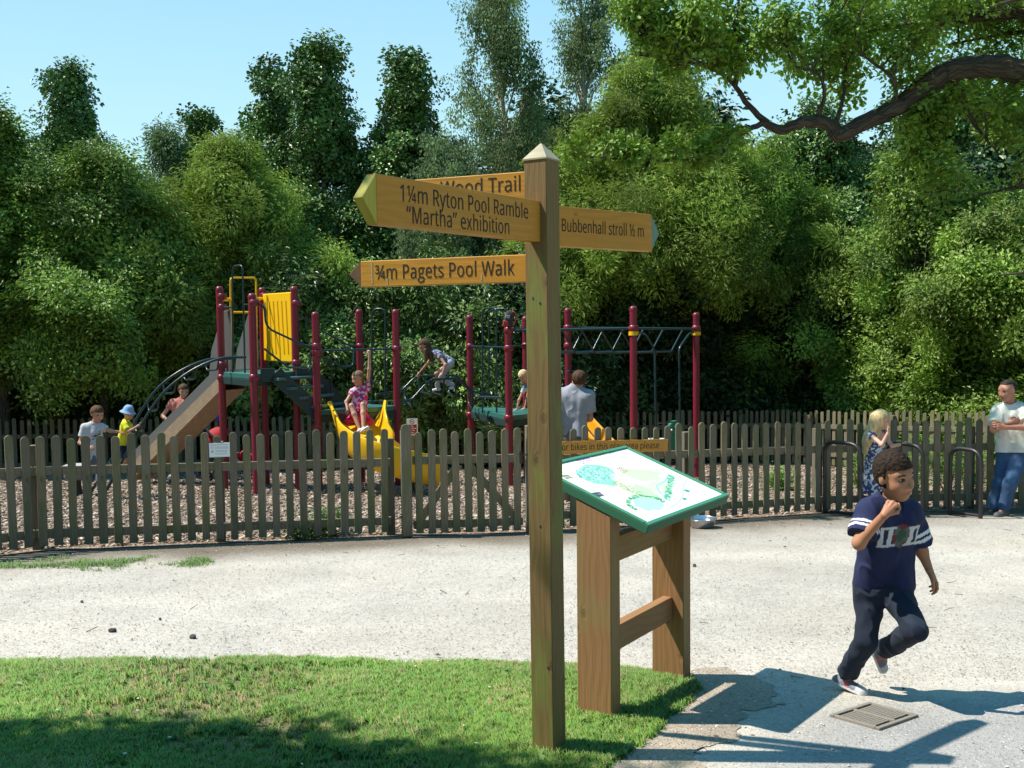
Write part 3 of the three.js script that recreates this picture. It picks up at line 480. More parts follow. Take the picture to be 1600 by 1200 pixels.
  for (const [q, w, many] of ends) {
    const m = Math.round((many ? (q[0].z + t.position.z < -13.55 || w > 0.72 ? 9 : 5.2) : 8) * q.length / 20);
    for (let i = 0; i < m; i++) {
      const s = q[Math.floor(mix(q.length * (many ? 0.3 : 0.35), q.length - 1, (i + r()) / m))], e = s.clone().add(V((r() - 0.5) * 2, 1.1 * r() - 0.05, (r() - 0.5) * 2).multiplyScalar(w)), b = limb(s, e, 0.014, 0.004, r, 0.2, 5); tw.push(b.geo);
      for (const p of b.pts.slice(2)) for (let k = 0; k < 3 + Math.round(w * 5); k++) { const d = V(r() - 0.5, r() - 0.4, r() - 0.5).normalize(); put(p.clone().addScaledVector(d, w * 0.5 * Math.pow(r(), 0.6)), d); }
    }
  }
  part('twig', merge(tw), barkMat, t);
  const crown = scatter('crown', SPRAY.oak, leafMat, list); crown.userData.kind = 'stuff'; t.add(crown);
}

// ---------- picket fences, the gate and the signs on them
const fenceWood = woodTex([0.235, 0.2, 0.14], [0.12, 0.1, 0.068], [0.12, 0.13, 0.06], 0.7, 7, 4);
const fenceMats = [[1, 1, 1], [0.82, 0.83, 0.85], [1.12, 1.06, 0.98], [0.9, 0.95, 0.82]].map((c) => woodMat(fenceWood, 0.9, 0.003, lin(...c)));
function picketGeo(w, h, t) {
  const s = new THREE.Shape(), r = w / 2; s.moveTo(-r, 0); s.lineTo(r, 0); s.lineTo(r, h - r); s.absarc(0, h - r, r, 0, Math.PI, false); s.lineTo(-r, 0);
  return grainUV(new THREE.ExtrudeGeometry(s, { depth: t - 0.006, bevelEnabled: true, bevelThickness: 0.003, bevelSize: 0.003, bevelSegments: 1, curveSegments: 7 }).translate(0, 0, -t / 2 + 0.003), 'y');
}
const PW = 0.071, PT = 0.02, picketGeos = [0, 1, 2, 3, 4].map((k) => picketGeo(PW - 0.004 + 0.004 * (k % 3), 1.03 + 0.012 * k, PT));
const fr = rng(31);
// pickets along a to b on the side of the walker (n points to that side), rails behind, posts every 2 m
function pickets(t, a, b, n, pitch, o = {}) {
  const dir = b.clone().sub(a), L = Math.hypot(dir.x, dir.z), u = V(dir.x / L, 0, dir.z / L), ang = Math.atan2(-u.z, u.x), count = Math.max(1, Math.round(L / pitch)), front = n.dot(V(Math.sin(ang), 0, Math.cos(ang))) > 0 ? 1 : -1, raise = o.raise ?? 0.05;
  for (let i = 0; i < count; i++) {
    const s = (i + 0.5) * L / count, p = a.clone().addScaledVector(u, s); p.y = groundY(p.x, p.z) + raise + (fr() - 0.5) * 0.012;
    const m = part('picket', picketGeos[Math.floor(fr() * 5)], fenceMats[Math.floor(fr() * 4)], t);
    m.position.copy(p.addScaledVector(n, PT / 2 + 0.001 + (fr() - 0.5) * 0.002)).sub(t.position); m.rotation.set((fr() - 0.5) * 0.012, ang + (front > 0 ? 0 : Math.PI), (fr() - 0.5) * 0.022, 'YXZ');
  }
  for (const h of o.rails ?? [0.77, 0.16]) part('rail', beam(a.clone().setY(groundY(a.x, a.z) + h).addScaledVector(n, -0.021), b.clone().setY(groundY(b.x, b.z) + h).addScaledVector(n, -0.021), 0.038, 0.085, V(0, 1, 0), 0.004), fenceMats[0], t, true);
  const np = Math.max(1, Math.round(L / 1.9)); for (let i = o.firstPost ?? 0; i <= np - (o.lastPost ?? 0); i++) { const p = a.clone().addScaledVector(u, i * L / np).addScaledVector(n, -0.092); p.y = groundY(p.x, p.z); const h = o.postH ?? 1.02; part('fence_post', plank(0.09, h + 0.3, 0.09, 'y', 0.006), fenceMats[1], t).position.copy(p.clone().setY(p.y + h / 2 - 0.15).sub(t.position)), t.children[t.children.length - 1].rotation.y = ang; }
}
const towards = (a, b) => { const d = b.clone().sub(a); return V(-d.z, 0, d.x).normalize().multiplyScalar(Math.sign(-d.z * -((a.x + b.x) / 2) + d.x * -((a.z + b.z) / 2)) || 1); };
const K = fenceCorner;
const fenceL = thing('picket_fence', 'weathered round-topped picket fence left of the gate, nearest the viewer', 'fence', K.a1.clone());
pickets(fenceL, K.a0, K.a1, towards(K.a0, K.a1), 0.142, { lastPost: 1 });
pickets(fenceL, K.a1, K.a2, towards(K.a1, K.a2), 0.138);
const fenceR = thing('picket_fence', 'picket fence right of the gate, behind the information board and cycle hoops', 'fence', K.b1.clone());
pickets(fenceR, K.g1.clone().addScaledVector(K.b1.clone().sub(K.g1).normalize(), 0.18), K.b1, towards(K.g1, K.b1), 0.146);
pickets(fenceR, K.b1, K.b2, towards(K.b1, K.b2), 0.134, { firstPost: 1 });
{ // taller plank beside the gate and the gate itself with its two braces
  const n = towards(K.g0, K.g1), gate = thing('gate', 'wooden picket gate with V-shaped diagonal braces, left of the signpost', 'gate', K.g0.clone());
  const u = K.g1.clone().sub(K.g0).normalize(), g0 = K.g0.clone().addScaledVector(u, 0.07), g1 = K.g1.clone().addScaledVector(u, -0.03);
  pickets(gate, g0, g1, n, 0.133, { raise: 0.035, rails: [0.79, 0.12], firstPost: 9, lastPost: 0 });
  const q = (t, h) => g0.clone().lerp(g1, t).setY(mix(groundY(g0.x, g0.z), groundY(g1.x, g1.z), t) + h).addScaledVector(n, -0.022);
  for (const [a, b] of [[q(0.06, 0.17), q(0.42, 0.74)], [q(0.93, 0.17), q(0.5, 0.74)]]) part('brace', beam(a, b, 0.034, 0.08, V(0, 1, 0), 0.003), fenceMats[2], gate, true);
  part('latch', merge([new RoundedBoxGeometry(0.03, 0.13, 0.03, 2, 0.006).translate(0, 0, 0.01), new THREE.CylinderGeometry(0.008, 0.008, 0.09, 8).rotateZ(Math.PI / 2).translate(0.03, 0.03, 0.03)]), paint(0.05, 0.05, 0.05, 0.5, { metalness: 0.6 }), gate).position.copy(q(0.985, 0.8).addScaledVector(n, 0.03).sub(gate.position));
  const gp = thing('gate_post', 'square weathered wooden post at the left edge of the gate', 'gate post', K.g0.clone()); 
  part('post', plank(0.105, 1.5, 0.09, 'y', 0.006).translate(0, 0.35, 0), fenceMats[1], gp); gp.rotation.y = Math.atan2(-u.z, u.x);
  part('cap', picketGeo(0.1, 1.15, 0.022).translate(0, 0.02, 0.058), fenceMats[0], gp);
  const gp2 = thing('gate_post', 'square weathered post at the latch side of the gate beside the signpost', 'gate post', K.g1.clone().addScaledVector(u, 0.06));
  part('post', plank(0.11, 1.55, 0.1, 'y', 0.006).translate(0, 0.36, 0), fenceMats[1], gp2); gp2.rotation.y = Math.atan2(-u.z, u.x);
}
// far fence: along the back and returning on the right
const B = backCorner, inward = (a, b) => towards(a, b);
const fenceB = thing('picket_fence', 'far picket fence in deep shade behind the climbing frame', 'fence', B.l.clone());
pickets(fenceB, B.l, B.c, inward(B.l, B.c).multiplyScalar(1), 0.14, { raise: 0.04, rails: [0.76, 0.2] });
const fenceX = thing('picket_fence', 'far fence returning on the right, its pale rail facing the play area', 'fence', B.c.clone());
pickets(fenceX, B.c, B.r, V(1, 0, 0.4).normalize(), 0.14, { raise: 0.04, rails: [0.79, 0.25], firstPost: 1 });
pickets(fenceX, B.r, B.r2, V(1, 0, 0.4).normalize(), 0.14, { raise: 0.04, rails: [0.79, 0.25], firstPost: 1 });

// canvas prints
function print(w, h, draw, rough = 0.5) { const c = document.createElement('canvas'); c.width = w; c.height = h; const x = c.getContext('2d'); draw(x, w, h); const t = new THREE.CanvasTexture(c); t.colorSpace = THREE.SRGBColorSpace; return new THREE.MeshStandardMaterial({ map: t, roughness: rough }); }
function signPlate(name, label, pos, turn, w, h, mat, edge, thick = 0.006) {
  const t = thing(name, label, 'sign', pos); t.rotation.y = turn;
  part('plate', new RoundedBoxGeometry(w, h, thick, 2, 0.0025), edge, t);
  part('print', new THREE.PlaneGeometry(w * 0.985, h * 0.98).translate(0, 0, thick / 2 + 0.0012), mat, t); return t;
}
{
  const n = towards(K.a1, K.a2), turn = Math.atan2(n.x, n.z), on = (px, py, a, b, off) => { const q = ray(px, py), N = n, t = (a.clone().addScaledVector(N, off).sub(camera.position)).dot(N) / q.dot(N); return camera.position.clone().addScaledVector(q, t); };
  signPlate('notice_sign', 'small white notice with faint lines of print on the left picket fence', on(343, 703, K.a1, K.a2, 0.03), turn, 0.2, 0.142, print(512, 364, (x, w, h) => {
    x.fillStyle = '#e6e9ee'; x.fillRect(0, 0, w, h); x.strokeStyle = '#b9bec6'; x.lineWidth = 6; x.strokeRect(12, 12, w - 24, h - 24); const r = rng(3);
    const line = (a, b, y, c, hh) => { x.fillStyle = c; let p = a; while (p < b) { const l = 8 + r() * 26; x.fillRect(p, y + r() * 3, Math.min(l, b - p), hh); p += l + 7; } };
    line(40, 460, 40, '#5c6168', 14); line(130, 470, 92, '#70757c', 10); line(140, 470, 118, '#70757c', 10); line(150, 470, 146, '#70757c', 10); line(140, 460, 190, '#70757c', 10); line(150, 440, 216, '#70757c', 10); line(130, 450, 258, '#565b62', 12); line(160, 410, 296, '#858a90', 8);
    x.strokeStyle = '#7a6f6c'; x.lineWidth = 8; x.beginPath(); x.arc(80, 128, 30, 0, 7); x.stroke(); x.fillStyle = '#b8a8a8'; x.fillRect(48, 190, 60, 60);
  }), paint(0.75, 0.75, 0.76, 0.5));
  const nb = inward(B.l, B.c), dr = 15.3;
  const red = thing('no_smoking_sign', 'white and red no smoking sign on a short stake beside the yellow slide', 'sign', below(644, 668, dr)); red.rotation.y = 0.1;
  const py = at(644, 667, dr).y - red.position.y;
  part('plate', new RoundedBoxGeometry(0.165, 0.25, 0.006, 2, 0.002).translate(0, py, 0), paint(0.7, 0.7, 0.7), red); part('stake', plank(0.05, py + 0.1, 0.035, 'y').translate(0, py / 2 - 0.05, -0.022), fenceMats[0], red);
  part('print', new THREE.PlaneGeometry(0.163, 0.248).translate(0, py, 0.0044), print(320, 480, (x, w, h) => {
    x.fillStyle = '#e8e6ea'; x.fillRect(0, 0, w, h); x.fillStyle = '#8d1420'; x.fillRect(24, 172, w - 48, h - 196); x.fillStyle = '#f2eef0'; x.textAlign = 'center'; x.font = 'bold 52px sans-serif'; x.fillText('No', w / 2, 228); x.fillText('smoking', w / 2, 294); x.fillText('in this', w / 2, 360); x.fillText('area', w / 2, 426);
    x.fillStyle = '#222'; x.fillRect(105, 82, 100, 14); x.fillStyle = '#c86a3a'; x.fillRect(205, 82, 14, 14); x.strokeStyle = '#222632'; x.lineWidth = 15; x.beginPath(); x.arc(160, 88, 62, 0, 7); x.stroke(); x.beginPath(); x.moveTo(116, 44); x.lineTo(204, 132); x.stroke();
  }), red);
}
// varnished board on the right fence
const signWood = woodTex([0.62, 0.28, 0.03], [0.42, 0.175, 0.02], [0.46, 0.23, 0.035], 0.5, 13, 3);
const signMat = woodMat(signWood, 0.55, 0.0015), inkMat = paint(0.02, 0.013, 0.01, 0.7);
{
  const n = towards(K.g1, K.b1), q = (px, py) => { const d = ray(px, py), t = K.g1.clone().addScaledVector(n, 0.045).sub(camera.position).dot(n) / d.dot(n); return camera.position.clone().addScaledVector(d, t); };
  const a = q(829, 700.5), b = q(1043, 695.5), L = a.distanceTo(b), c = a.clone().lerp(b, 0.5), t = thing('notice_board', 'orange-brown wooden board asking for no bikes in this play area', 'sign', c); t.rotation.y = Math.atan2(n.x, n.z); t.rotation.z = Math.atan2(b.y - a.y, L) * 1;
  part('board', plank(L, 0.135, 0.022, 'x', 0.003), signMat, t);
  const g = lettering('No dogs or bikes in this play area please', 0.07, 0.0015, 1), w = g.boundingBox.max.x; g.scale((L - 0.135) / w, 1, 1); part('lettering', g.translate(-L / 2 + 0.02, -0.03, 0.0112), inkMat, t);
}

// ---------- the fingerpost
const SX = onGround(858, 1179);
{
  const post = woodTex([0.235, 0.15, 0.05], [0.125, 0.075, 0.023], [0.17, 0.185, 0.035], 0.85, 17, 7), postMat = woodMat(post, 0.75, 0.003);
  const capWood = woodMat(woodTex([0.42, 0.38, 0.27], [0.3, 0.26, 0.17], [0.3, 0.3, 0.12], 0.5, 19, 2), 0.85, 0.002);
  const ROT = rad(-32), W = 0.1, base = stand(SX.x, SX.z, 0.008), t = thing('fingerpost', 'tall square wooden fingerpost with four lettered arrow boards in the foreground', 'signpost', base); t.quaternion.setFromAxisAngle(V(0, 0, 1), rad(0.25)).multiply(spin(ROT)); t.updateMatrixWorld(true);
  const yAt = (px, py, d) => at(px, py, d).y - base.y, D = -SX.z, H = yAt(847, 250, D);
  part('post', plank(W, H + 0.3, W, 'y', 0.004).translate(0, H / 2 - 0.15, 0), postMat, t);
  const cap = new THREE.CylinderGeometry(0.004, W * 0.76, 0.062, 4, 1).rotateY(Math.PI / 4); cap.computeVertexNormals(); part('cap', grainUV(mergeGeometries([cap.toNonIndexed(), new THREE.BoxGeometry(W * 1.07, 0.006, W * 1.07).toNonIndexed().translate(0, -0.034, 0)]), 'x').translate(0, H + 0.032, 0), capWood, t);
  // local axes: -x is the face at the back left, +z the face towards the camera's left ... boards stick out along one axis each
  // arrow board: length L along +x, square end at the post, pointed far end
  function board(L, hh, tip, text, size, squeeze, color, lines, m = signMat) {
    const g = new THREE.Group(), T = 0.045;
    const s = new THREE.Shape(); s.moveTo(0, -hh / 2); s.lineTo(L, -hh / 2); s.lineTo(L, hh / 2); s.lineTo(0, hh / 2); s.lineTo(0, -hh / 2);
    const body = grainUV(new THREE.ExtrudeGeometry(s, { depth: T - 0.006, bevelEnabled: true, bevelSize: 0.003, bevelThickness: 0.003, bevelSegments: 2 }).translate(0, 0, -T / 2 + 0.003), 'x');
    const a = new THREE.Shape(); a.moveTo(0, -hh / 2); a.lineTo(tip, 0); a.lineTo(0, hh / 2); a.lineTo(0, -hh / 2);
    const arrow = grainUV(new THREE.ExtrudeGeometry(a, { depth: T - 0.008, bevelEnabled: true, bevelSize: 0.002, bevelThickness: 0.002, bevelSegments: 1 }).translate(L + 0.003, 0, -T / 2 + 0.004), 'y');
    g.name = 'arrow_board'; solid(part('board', body, m, g)); part('arrow_tip', arrow, color, g);
    return g;
  }
  const tipY = woodMat(woodTex([0.5, 0.42, 0.06], [0.36, 0.3, 0.05], [0.34, 0.34, 0.08], 0.5, 21, 1), 0.7, 0.001), tipG = woodMat(woodTex([0.2, 0.3, 0.22], [0.14, 0.22, 0.16], [0.2, 0.24, 0.18], 0.5, 23, 1), 0.7, 0.001), tipB = woodMat(woodTex([0.2, 0.1, 0.05], [0.13, 0.06, 0.03], [0.14, 0.08, 0.04], 0.5, 25, 1), 0.7, 0.001);
  const bright = woodMat(signWood, 0.5, 0.0015, lin(1.12, 1.18, 1));  // same board wood tinted brighter, painting sunlight onto the two lit boards
  // turn of the board's own +x about y inside the post's frame; side +1 shows +z of the board to the camera
  function mount(g, turn, y, tilt = 0) { g.position.set(Math.cos(turn) * W * 0.5, y, -Math.sin(turn) * W * 0.5); g.rotation.set(0, turn, tilt, 'YXZ'); t.add(g); return g; }
  // write text on the face seen by the camera. flip: the reader sees the board from its -z side, so the text runs from the tip to the post
  function write(g, text, size, width, x0, y, flip, T = 0.045) {
    const q = lettering(text, size, 0.0005, 1); q.translate(-q.boundingBox.min.x, 0, 0); q.computeBoundingBox(); q.scale(width / q.boundingBox.max.x, 1, 1);
    if (flip) q.rotateY(Math.PI).translate(x0, y, -T / 2 - 0.0005); else q.translate(x0, y, T / 2 + 0.0005);
    const m = part('lettering', q, inkMat, g); return m;
  }
  const h1 = 0.158;
  const A = mount(board(0.926, 0.15, 0.06, '', 0, 1, tipY), rad(-92.5), yAt(840, 348, D)); A.userData.label = 'front left arrow board with two lines of lettering';
  write(A, '1\u00bcm Ryton Pool Ramble', 0.054, 0.735, 0.818, 0.003, true); write(A, '\u201cMartha\u201d exhibition', 0.054, 0.58, 0.79, -0.063, true);
  const Bb = mount(board(0.575, 0.152, 0.05, '', 0, 1, tipG), rad(74), yAt(872, 352, D)); Bb.userData.label = 'right arrow board pointing away';
  write(Bb, 'Bubbenhall stroll \u00bd m', 0.05, 0.49, 0.035, -0.02, false);
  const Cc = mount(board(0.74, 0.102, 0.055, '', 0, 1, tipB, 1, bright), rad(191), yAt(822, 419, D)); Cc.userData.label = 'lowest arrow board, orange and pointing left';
  write(Cc, '\u00bem Pagets Pool Walk', 0.058, 0.615, 0.675, -0.024, true);
  for (const [x, y, h] of [[0.69, 0.004, 0.088], [0.62, -0.036, 0.028], [0.2, -0.03, 0.022]]) part('paint_run', new THREE.BoxGeometry(0.0035, h, 0.001).translate(x, y, -0.0233), paint(0.55, 0.48, 0.38, 0.8), Cc);
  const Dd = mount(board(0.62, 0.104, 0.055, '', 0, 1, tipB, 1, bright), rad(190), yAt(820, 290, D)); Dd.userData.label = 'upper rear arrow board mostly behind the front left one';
  write(Dd, 'e Wood Trail', 0.058, 0.4, 0.43, -0.018, true);
  const screw = new THREE.CylinderGeometry(0.0045, 0.0045, 0.004, 10).rotateX(Math.PI / 2), steel = paint(0.3, 0.29, 0.27, 0.4, { metalness: 0.8 });
  for (const [x, y] of [[-0.02, 1.82], [0.012, 1.8], [0.028, 0.37], [0.0, 0.93]]) part('screw', screw, steel, t).position.set(x, y, W / 2 + 0.001);
}

// ---------- the information board
{
  const oakTex = woodTex([0.36, 0.185, 0.075], [0.21, 0.098, 0.037], [0.24, 0.2, 0.07], 0.45, 27, 6), m = woodMat(oakTex, 0.7, 0.003);
  const D1 = 4.55, b1 = onGround(936, 1123), b2 = onGround(1049, 1061), t = thing('information_board', 'low wooden information board with a tilted green-edged map panel', 'information board', b1.clone());
  const L = b1.clone(), R = b2.clone(); L.y = topOf(L.x, L.z) - 0.01; R.y = topOf(R.x, R.z) - 0.01;
  const along = R.clone().sub(L).setY(0), gap = along.length(); along.normalize(); const face = V(-along.z, 0, along.x); if (face.z < 0) face.negate();   // face: towards the reader (down the tilt)
  const yaw = Math.atan2(-along.z, along.x), put = (g) => g.applyMatrix4(new THREE.Matrix4().makeRotationY(yaw));
  
  // legs are broad planks whose wide side faces along the board
  const legD = 0.165, legW = 0.085;
  const PWd = 0.882, PH = 0.611, TH = 0.04, tilt = 0.352, ctr = at(991.4, 758.5, 4.8);
  for (const p of [L, R]) {                                      // the leg tops are cut to the slope of the panel
    const off = V(p.x - ctr.x, 0, p.z - ctr.z).dot(face), under = (s) => ctr.y - Math.tan(tilt) * (off + s) - 0.032 - p.y, q = new THREE.Shape(); q.moveTo(-legD / 2, -0.25); q.lineTo(legD / 2, -0.25); q.lineTo(legD / 2, under(legD / 2)); q.lineTo(-legD / 2, under(-legD / 2)); q.lineTo(-legD / 2, -0.25);
    const g = new THREE.ExtrudeGeometry(q, { depth: legW - 0.008, bevelEnabled: true, bevelSize: 0.004, bevelThickness: 0.004, bevelSegments: 1 }).translate(0, 0, -legW / 2 + 0.004), mm = new THREE.Matrix4().makeBasis(face, V(0, 1, 0), new THREE.Vector3().crossVectors(face, V(0, 1, 0)));
    part('leg', grainUV(g, 'y').applyMatrix4(mm).translate(p.x, p.y, p.z), m, t, true);
  }
  const inner = (s, y) => L.clone().lerp(R, 0.5).addScaledVector(along, s * (gap / 2 - legW / 2)).setY(y);
  for (const y of [at(1000, 975, -L.z * 0.5 - R.z * 0.5).y, at(1000, 842, -L.z * 0.5 - R.z * 0.5).y]) part('cross_rail', beam(inner(-1, y), inner(1, y), 0.05, 0.115, V(0, 1, 0), 0.004), m, t, true);
  // tilted panel
  const panel = new THREE.Group(); panel.name = 'panel'; t.add(panel);
  
  panel.position.copy(ctr.sub(t.position)); panel.rotation.set(-Math.PI / 2 + tilt, 0, 0); panel.rotation.order = 'YXZ'; panel.rotation.y = yaw;
  const green = new THREE.MeshStandardMaterial({ color: lin(0.05, 0.25, 0.14), roughness: 0.55, bumpMap: fenceWood.bump, bumpScale: 0.001 });
  part('backing', new RoundedBoxGeometry(PWd, PH, TH, 2, 0.004).translate(0, 0, -0.004), new THREE.MeshStandardMaterial({ color: lin(0.025, 0.13, 0.07), roughness: 0.7, map: null }), panel);
  const fw = 0.022, zf = TH / 2 - 0.004 + 0.004;
  for (const [w, h, x, y] of [[PWd, fw, 0, PH / 2 - fw / 2], [PWd, fw, 0, -PH / 2 + fw / 2], [fw, PH - 2 * fw - 0.002, PWd / 2 - fw / 2, 0], [fw, PH - 2 * fw - 0.002, -PWd / 2 + fw / 2, 0]]) part('frame', new RoundedBoxGeometry(w, h, 0.01, 2, 0.003).translate(x, y, zf), green, panel);
  const map = print(1600, 1100, (x, w, h) => {
    x.fillStyle = '#f4f4ef'; x.fillRect(0, 0, w, h); const r = rng(8);
    x.translate(w / 2, h / 2); x.scale(1.1, 1.12); x.translate(-w / 2 - 20, -h / 2 - 30);
    const rough = (pts) => { let q = pts; for (let k = 0; k < 3; k++) { const o = []; q.forEach((p, i) => { const n = q[(i + 1) % q.length], L = Math.hypot(n[0] - p[0], n[1] - p[1]) * 0.16; o.push(p, [(p[0] + n[0]) / 2 + (r() - 0.5) * L * 2, (p[1] + n[1]) / 2 + (r() - 0.5) * L * 2]); }); q = o; } return q; };
    const blob = (raw, fill, stroke, lw = 2) => { const pts = rough(raw); x.beginPath(); pts.forEach(([a, b], i) => { const n = pts[(i + 1) % pts.length]; i ? x.quadraticCurveTo(a, b, (a + n[0]) / 2, (b + n[1]) / 2) : x.moveTo((a + n[0]) / 2, (b + n[1]) / 2); }); x.closePath(); if (fill) { x.fillStyle = fill; x.fill(); } if (stroke) { x.strokeStyle = stroke; x.lineWidth = lw; x.stroke(); } };
    const dots = (n, f, c, s) => { for (let i = 0; i < n; i++) { const [a, b] = f(); x.fillStyle = c[Math.floor(r() * c.length)]; x.beginPath(); x.arc(a, b, s * (0.5 + r()), 0, 7); x.fill(); } };
    // fields
    blob([[520, 560], [700, 420], [960, 380], [1210, 430], [1420, 560], [1480, 700], [1250, 760], [1050, 820], [820, 900], [600, 900], [470, 760]], '#dcebc9', '#9fb98d');
    blob([[900, 420], [1130, 430], [1330, 560], [1150, 640], [930, 590]], '#cfe6b8', '#98b88a'); blob([[560, 720], [760, 600], [830, 720], [740, 860], [590, 850]], '#c4e3b5', '#93b484');
    blob([[860, 680], [1100, 640], [1180, 740], [980, 800], [840, 820]], '#d5ecc0', '#9fbf90');
    // wood
    blob([[300, 330], [390, 250], [520, 230], [610, 190], [760, 210], [850, 290], [800, 380], [690, 360], [620, 420], [610, 510], [500, 560], [420, 500], [340, 440]], '#8fd0bd', '#4f9d8a', 3);
    dots(900, () => { const a = r() * 6.28, k = Math.sqrt(r()); return [570 + Math.cos(a) * 250 * k, 335 + Math.sin(a) * 130 * k]; }, ['#4aa593', '#8ed8c6', '#62b7a3', '#b4e6da', '#e4f4ee'], 7);
    x.strokeStyle = '#e8f1ea'; x.lineWidth = 5; x.setLineDash([10, 9]); x.beginPath(); x.moveTo(360, 420); x.quadraticCurveTo(520, 300, 780, 300); x.stroke(); x.beginPath(); x.moveTo(430, 470); x.quadraticCurveTo(500, 380, 640, 300); x.stroke(); x.setLineDash([]);
    // lake
    blob([[300, 850], [420, 780], [560, 790], [660, 850], [640, 940], [480, 990], [330, 960]], '#b4e8f0', '#74c7d5', 3); dots(170, () => { const a = 3 + r() * 3.6; return [470 + Math.cos(a) * (200 + r() * 50), 880 + Math.sin(a) * (110 + r() * 40)]; }, ['#56a66a', '#3d8f63', '#7cc08a'], 10);
    // road and stream
    x.strokeStyle = '#c9cccd'; x.lineWidth = 18; x.beginPath(); x.moveTo(520, 1010); x.quadraticCurveTo(900, 1000, 1180, 860); x.quadraticCurveTo(1380, 760, 1530, 740); x.stroke();
    x.strokeStyle = '#77c3c9'; x.lineWidth = 10; x.beginPath(); x.moveTo(760, 940); x.quadraticCurveTo(840, 760, 1010, 690); x.quadraticCurveTo(1180, 700, 1380, 610); x.stroke(); dots(220, () => { const k = r(); return [770 + k * 620 + r() * 30, 900 - k * 270 + (r() - 0.5) * 50]; }, ['#4aa88c', '#6bbf9c', '#3a9a86'], 8);
    x.strokeStyle = '#9d9d8f'; x.lineWidth = 4; x.beginPath(); x.moveTo(820, 280); x.lineTo(1200, 380); x.lineTo(1470, 590); x.stroke(); x.strokeStyle = '#c78f6e'; x.setLineDash([12, 8]); x.beginPath(); x.moveTo(540, 640); x.quadraticCurveTo(700, 440, 900, 430); x.quadraticCurveTo(1050, 520, 1240, 500); x.stroke(); x.beginPath(); x.moveTo(1080, 260); x.lineTo(1200, 420); x.stroke(); x.setLineDash([]);
    dots(90, () => [540 + r() * 120, 500 + r() * 230], ['#9fb07c', '#b9a978', '#86a06d'], 7); dots(60, () => [900 + r() * 130, 330 + r() * 90], ['#b9906a', '#9fa06a'], 7); dots(16, () => [1180 + r() * 60, 860 + r() * 40], ['#3f9f86'], 10); dots(14, () => [960 + r() * 50, 950 + r() * 25], ['#3f9f86'], 9);
    // panels of print too small to read, and two little photographs
    x.fillStyle = '#b26fc0'; for (let i = 0; i < 4; i++) { let p = 640; while (p < 850) { const l = 18 + r() * 34; x.fillRect(p, 70 + i * 26, Math.min(l, 850 - p), 13); p += l + 9; } }
    x.fillStyle = '#e0ab62'; for (let i = 0; i < 3; i++) { let p = 900; while (p < 1150) { const l = 16 + r() * 40; x.fillRect(p, 74 + i * 22, Math.min(l, 1150 - p), 9); p += l + 9; } } x.fillStyle = '#8d8896'; for (let i = 0; i < 3; i++) { let p = 1190; while (p < 1300) { const l = 10 + r() * 20; x.fillRect(p, 60 + i * 40, l, 9); p += l + 9; } }
    x.fillStyle = '#aab29a'; x.fillRect(150, 250, 90, 60); dots(50, () => [150 + r() * 90, 250 + r() * 60], ['#7d8a6c', '#c9cbb8', '#5f6b56'], 9); x.fillStyle = '#6f7078'; x.fillRect(110, 560, 100, 70); dots(50, () => [110 + r() * 100, 560 + r() * 70], ['#4b4d56', '#9a9aa6', '#3b3d3f'], 9);
  }, 0.3);
  part('map', new THREE.PlaneGeometry(PWd - 2 * fw - 0.002, PH - 2 * fw - 0.002).translate(0, 0, TH / 2 - 0.0025), map, panel);
}

